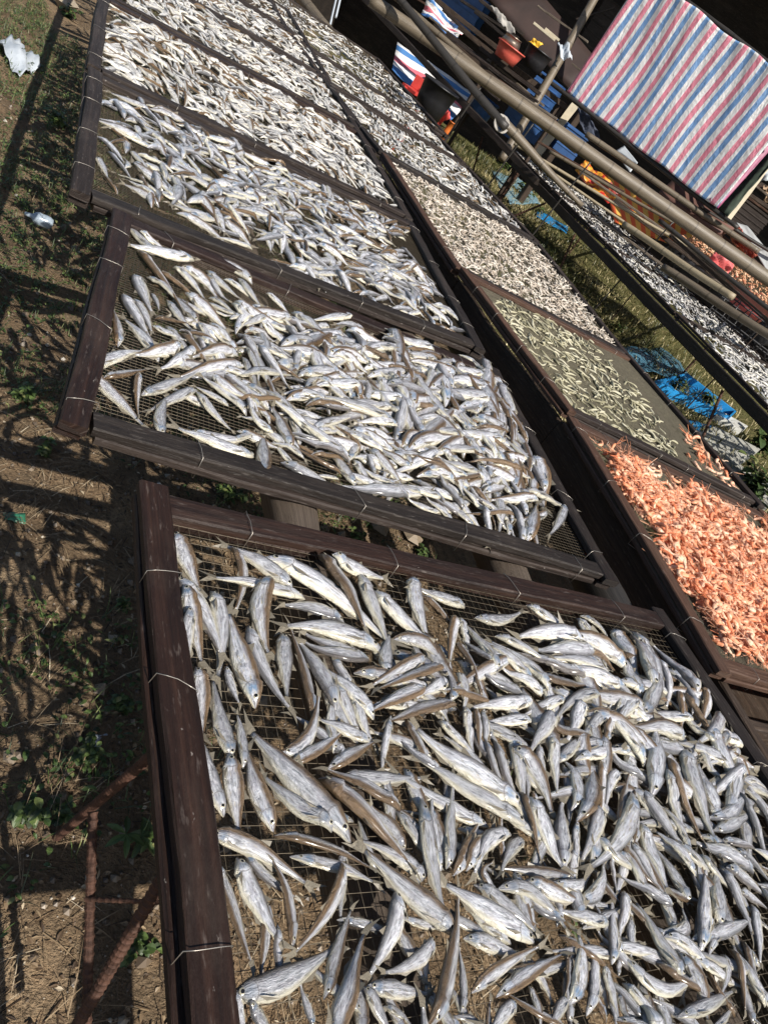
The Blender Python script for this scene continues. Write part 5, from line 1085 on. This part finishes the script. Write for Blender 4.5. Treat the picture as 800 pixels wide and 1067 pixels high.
for k, (a, b2) in enumerate((((556, 24), (578, 42)), ((568, 30), (582, 42)))):
    mb = MB(); slat(mb, at(*a, 10), at(*b2, 10), .05, .03); tag(mb.build('wooden_batten', CREAM, origin=at(*a, 10)), ['longer', 'shorter'][k] + ' pale batten leaning on the dark hut wall', 'batten')
rag([(510, 4), (524, 14), (536, 36), (524, 28)], (9.3, 9.3, 9.2, 9.2), plain('pale_cloth_strip', (.35, .33, .3), .8), 'cloth_strip', 'pale cloth strip over the sticks near the top edge', 'cloth', amp=.03)
rag([(640, 158), (650, 152), (664, 170), (656, 180)], (8.9, 8.9, 8.8, 8.8), WHITE, 'board', 'white board below the middle of the tarpaulin', 'board', amp=.003)
rag([(600, 112), (612, 118), (630, 150), (612, 146)], (9.0, 9.0, 8.9, 8.9), plain('blue_black_net', (.05, .06, .09), .8, 0, .6, 30), 'hanging_net', 'blue-black net hanging under the left end of the tarpaulin', 'net', amp=.04)
mb = MB(); q = [at(684, 204, 8.3), at(700, 190, 8.5), at(768, 240, 8.3), at(748, 246, 8.0)]
sheet('bench_board', plain('red_brown_board', (.13, .065, .05), .7, 0, .3, 3), q, 'red-brown board under the right end of the tarpaulin', 'board', 6, 6, .004, 4, .05)
for px4, d, l in (([(766, 232), (778, 236), (800, 262), (788, 262)], 8.4, 'upper'), ([(786, 262), (800, 258), (816, 284), (800, 286)], 8.3, 'lower')):
    rag(px4, (d,) * 4, TINB, 'roofing_sheet', l + ' grey roofing sheet right of the red net', 'roofing sheet', amp=.004, th=.01)
m, n, b = mat('brick_red_net'); n.links.new(ramp(n, noise(n, coords(n, 'Object'), 22, 3), [(.4, (.12, .02, .012)), (.55, (.4, .07, .03)), (.7, (.5, .4, .3))]), b.inputs['Base Color'])
bump(n, b, noise(n, coords(n, 'Object'), 40, 3), 1, .02)
rag([(752, 236), (764, 234), (790, 266), (778, 272)], (8.3,) * 4, m, 'red_net', 'heap of brick-red net below the tarpaulin corner', 'net', amp=.07)
# tray of brown shrimp on a higher stand
BT = [P(698, 232, 1.06), P(760, 300, 1.06), P(846, 352, 1.06), P(812, 300, 1.06)]
BT = [P(700, 244, 1.04), P(808, 338, 1.04), P(822, 300, 1.04), P(722, 236, 1.04)]
bt = tray('tray of brown shrimp on the raised stand, right edge', BT[0], BT[1], BT[2], BT[3], (WOOD_DARK,) * 4, .02, .02, 0, group='raised tray')
c_ = sum(BT) / 4
brm = MB(); bb = [shrimp_mesh(30 + i, .08, 1.3, False) for i in range(4)]; ba = [x.arrays() for x in bb]; its = []
for _ in range(900):
    u, v = rng.uniform(.06, .94), rng.uniform(.06, .94); p = bil(BT, u, v); px = proj(p); mt = Matrix.Translation((p[0], p[1], p[2] - .02 + rng.random() * .05)) @ Matrix.Rotation(rng.uniform(0, 6.3), 4, 'Z') @ Matrix.Rotation(rng.normal(0, .5), 4, 'X')
    its.append((np.linalg.norm(p[:2]) if px[0] < 800 else 99, mt, int(rng.integers(4)), px))
its.sort(key=lambda c: c[0]); bms = [x.mesh('brown_shrimp', [SHR_BR]) for x in bb]
for i, (a, mt, k, px) in enumerate(its):
    if i < 60 and a < 90:
        o = bpy.data.objects.new('brown_shrimp', bms[k]); C.objects.link(o); o.matrix_world = mt; tag(o, uniq('brown shrimp, ', px), 'brown shrimp', 'brown shrimp on the raised tray')
    else:
        v, f, uv, mm = ba[k]; Mx = np.array(mt); brm.add(v @ Mx[:3, :3].T + Mx[:3, 3], f, uv, 0, (rng.random(), 0, 0))
tag(brm.build('brown_shrimp_heap', SHR_BR), 'brown dried shrimp covering the raised tray at the right edge', 'brown shrimp', 'brown shrimp on the raised tray', 'stuff')
st = empty('tray_stand', (c_[0], c_[1], 0), 'dark stand under the tray of brown shrimp', 'stand')
for k, p in enumerate(BT):
    mb = MB(); q = p + (c_ - p) * .06; t_ = .012 if k in (0, 1) else .03; slat(mb, (q[0], q[1], -.02), (q[0], q[1], p[2] - .047), t_, t_); mb.build('leg', WOOD_DARK, st)
# pink basin, cages and sacks under the slim poles
rag([(734, 272), (746, 262), (768, 272), (758, 286)], (7.6,) * 4, PINK, 'pink_cloth', 'pink cloth piece left of the brown shrimp tray', 'cloth', amp=.05)
vessel('basin', PINK, (776, 314), 8.2, .26, .32, .16, 'pink plastic basin under the slim bamboo poles', 'basin')
for k, (px, py, d, s, l) in enumerate(((718, 284, 8.2, .2, 'black sack behind the slim bamboo poles, left one'), (752, 306, 8.0, .15, 'black sack below the pink basin'), (794, 350, 7.0, .14, 'grey-black sack at the right edge under the wire cage'), (706, 262, 8.4, .18, 'dark sack beside the orange striped cloth'))):
    c = at(px, py, d); mb = MB(); V = []; nn = 14; mm_ = 9
    for i in range(mm_):
        t = math.pi * i / (mm_ - 1)
        for j in range(nn):
            a = 2 * math.pi * j / nn; r_ = s * (.75 + .25 * math.sin(3 * a + k) * .6 + .12 * math.sin(5 * t + 2 * a)); V.append(c + np.array([r_ * math.sin(t) * math.cos(a), r_ * math.sin(t) * math.sin(a), r_ * .8 * math.cos(t)]))
    f = [(i * nn + j, (i + 1) * nn + j, (i + 1) * nn + (j + 1) % nn, i * nn + (j + 1) % nn) for i in range(mm_ - 1) for j in range(nn)]
    mb.add(V, f); tag(mb.build('plastic_sack', BLACK, origin=c), l, 'sack')
cg = at(784, 343, 6.9); root = empty('wire_cage', (cg[0], cg[1], cg[2] - .2), 'black wire cage behind the slender fish at the right edge', 'cage')
for k in range(7):
    mb = MB(); c = cg + RH * (k - 3) * .13; sweep(mb, [c + FH * math.cos(a) * .14 + ZU * math.sin(a) * .13 for a in np.arange(0, 6.4, .35)], circ(.006, 5), smooth=True); mb.build('hoop', BLACK, root)
for a in (0.4, 1.3, 2.2, 3.6, 5.4):
    mb = MB(); q = cg + FH * math.cos(a) * .14 + ZU * math.sin(a) * .13; sweep(mb, [q - RH * .42, q + RH * .42], circ(.006, 5)); mb.build('bar', BLACK, root)
for k, (a, b2, d, l) in enumerate((((640, 208), (760, 300), 7.9, 'dark plank behind the orange striped cloth'), ((700, 206), (800, 284), 8.6, 'brown plank below the striped tarpaulin'), ((770, 196), (830, 236), 9.0, 'dark plank in the hut at the right edge, lower'), ((778, 186), (830, 222), 9.4, 'dark plank in the hut at the right edge, upper'), ((772, 180), (830, 214), 9.6, 'brown plank in the hut at the right edge'))):
    mb = MB(); slat(mb, at(*a, d), at(*b2, d), .09, .04, .005, .004); tag(mb.build('wooden_plank', [WOOD_DARK, WOOD_BROWN][k % 2], origin=at(*a, d)), l, 'plank', 'planks by the hut')
vessel('bottle', plain('orange_plastic', (.6, .16, .03), .4), (466, 136), 8.3, .04, .03, .2, 'orange bottle near the end of the middle row', 'bottle')
for k, (px, py) in enumerate(((350, 4), (344, 12))):
    a = at(px + 8, py - 20, 8.8); b2 = at(px, py + 14, 8.6); mb = MB(); sweep(mb, line(a, b2, 5), circ(.012, 6)); tag(mb.build('rope', WHITE, origin=a), ['left', 'right'][1 - k] + ' white rope hanging at the top edge beyond the trays', 'rope', None)

tones = [WOOD_PALE, WOOD_GREY, WOOD_PALE, WOOD_BROWN]
where = [((448, 18), (508, 70), 8.6, 'under the small woven bundle'), ((470, 62), (520, 104), 8.0, 'just above the thick bamboo'), ((508, 62), (566, 110), 8.7, 'running past the red basin'), ((520, 84), (580, 128), 8.3, 'below the black basket'), ((596, 66), (640, 104), 10.6, 'leaning by the white rag'), ((600, 20), (640, 8), 11, 'crossing the dark hut near the tall post'),
         ((560, 6), (612, 44), 10.4, 'above the pale battens'), ((430, -4), (470, 22), 9.8, 'at the top edge by the woven bundle'), ((640, 176), (700, 222), 8.8, 'behind the orange striped cloth top'), ((655, 180), (748, 250), 8.7, 'close below the tarpaulin rail'), ((764, 176), (812, 214), 8.9, 'right of the cream post'), ((768, 198), (815, 232), 8.6, 'lowest right of the cream post'),
         ((620, 226), (690, 276), 7.6, 'between the slim poles and the cloth'), ((700, 280), (800, 346), 7.6, 'under the slim grey bamboo'), ((660, 242), (770, 306), 7.7, 'under the slim tan bamboo'), ((560, 148), (650, 200), 8.0, 'nearest below the thick bamboo'), ((604, 178), (760, 288), 8.2, 'crossing the orange striped cloth'), ((470, 40), (560, 106), 7.9, 'bundled at the top of the wood pile'), ((490, 66), (580, 124), 7.7, 'lowest of the wood pile by the tall post')]
for k, (a, b2, d, l) in enumerate(where):
    mb = MB(); slat(mb, at(*a, d), at(*b2, d - .15), .04 + .012 * (k % 3), .022, .004, .004); tag(mb.build('wooden_stick', tones[k % 4], origin=at(*a, d)), 'weathered lath ' + l, 'stick', 'weathered laths by the hut')
for k, (px, d, sz, m_, l) in enumerate((((640, 40), 12.5, (.9, .5, .7), WOOD_GREY, 'wooden crate deep in the hut left of the tarpaulin'), ((585, 20), 12.8, (.7, .5, .6), WOOD_BROWN, 'brown crate deep in the hut by the top edge'), ((776, 226), 10.5, (.5, .4, .3), WOOD_GREY, 'grey crate behind the cream post'), ((480, 6), 12.5, (.8, .5, .5), DBLUE, 'faded blue crate deep in the hut'))):
    crate(px, d, sz, -.6, m_, l, 'storage_crate')
for k, (px, d, m_, l) in enumerate((((792, 180), 9.5, WHITE, 'crumpled white bag right of the cream post'), ((806, 200), 9.2, plain('tan_bag', (.35, .24, .15), .8), 'tan bag at the right edge under the hut'), ((455, 118), 8.2, plain('red_bag', (.5, .06, .05), .5), 'small red bag beside the black bucket'))):
    x, y = px; rag([(x - 12, y - 6), (x + 10, y - 10), (x + 14, y + 8), (x - 8, y + 9)], (d,) * 4, m_, 'bag', l, 'bag', amp=.07)
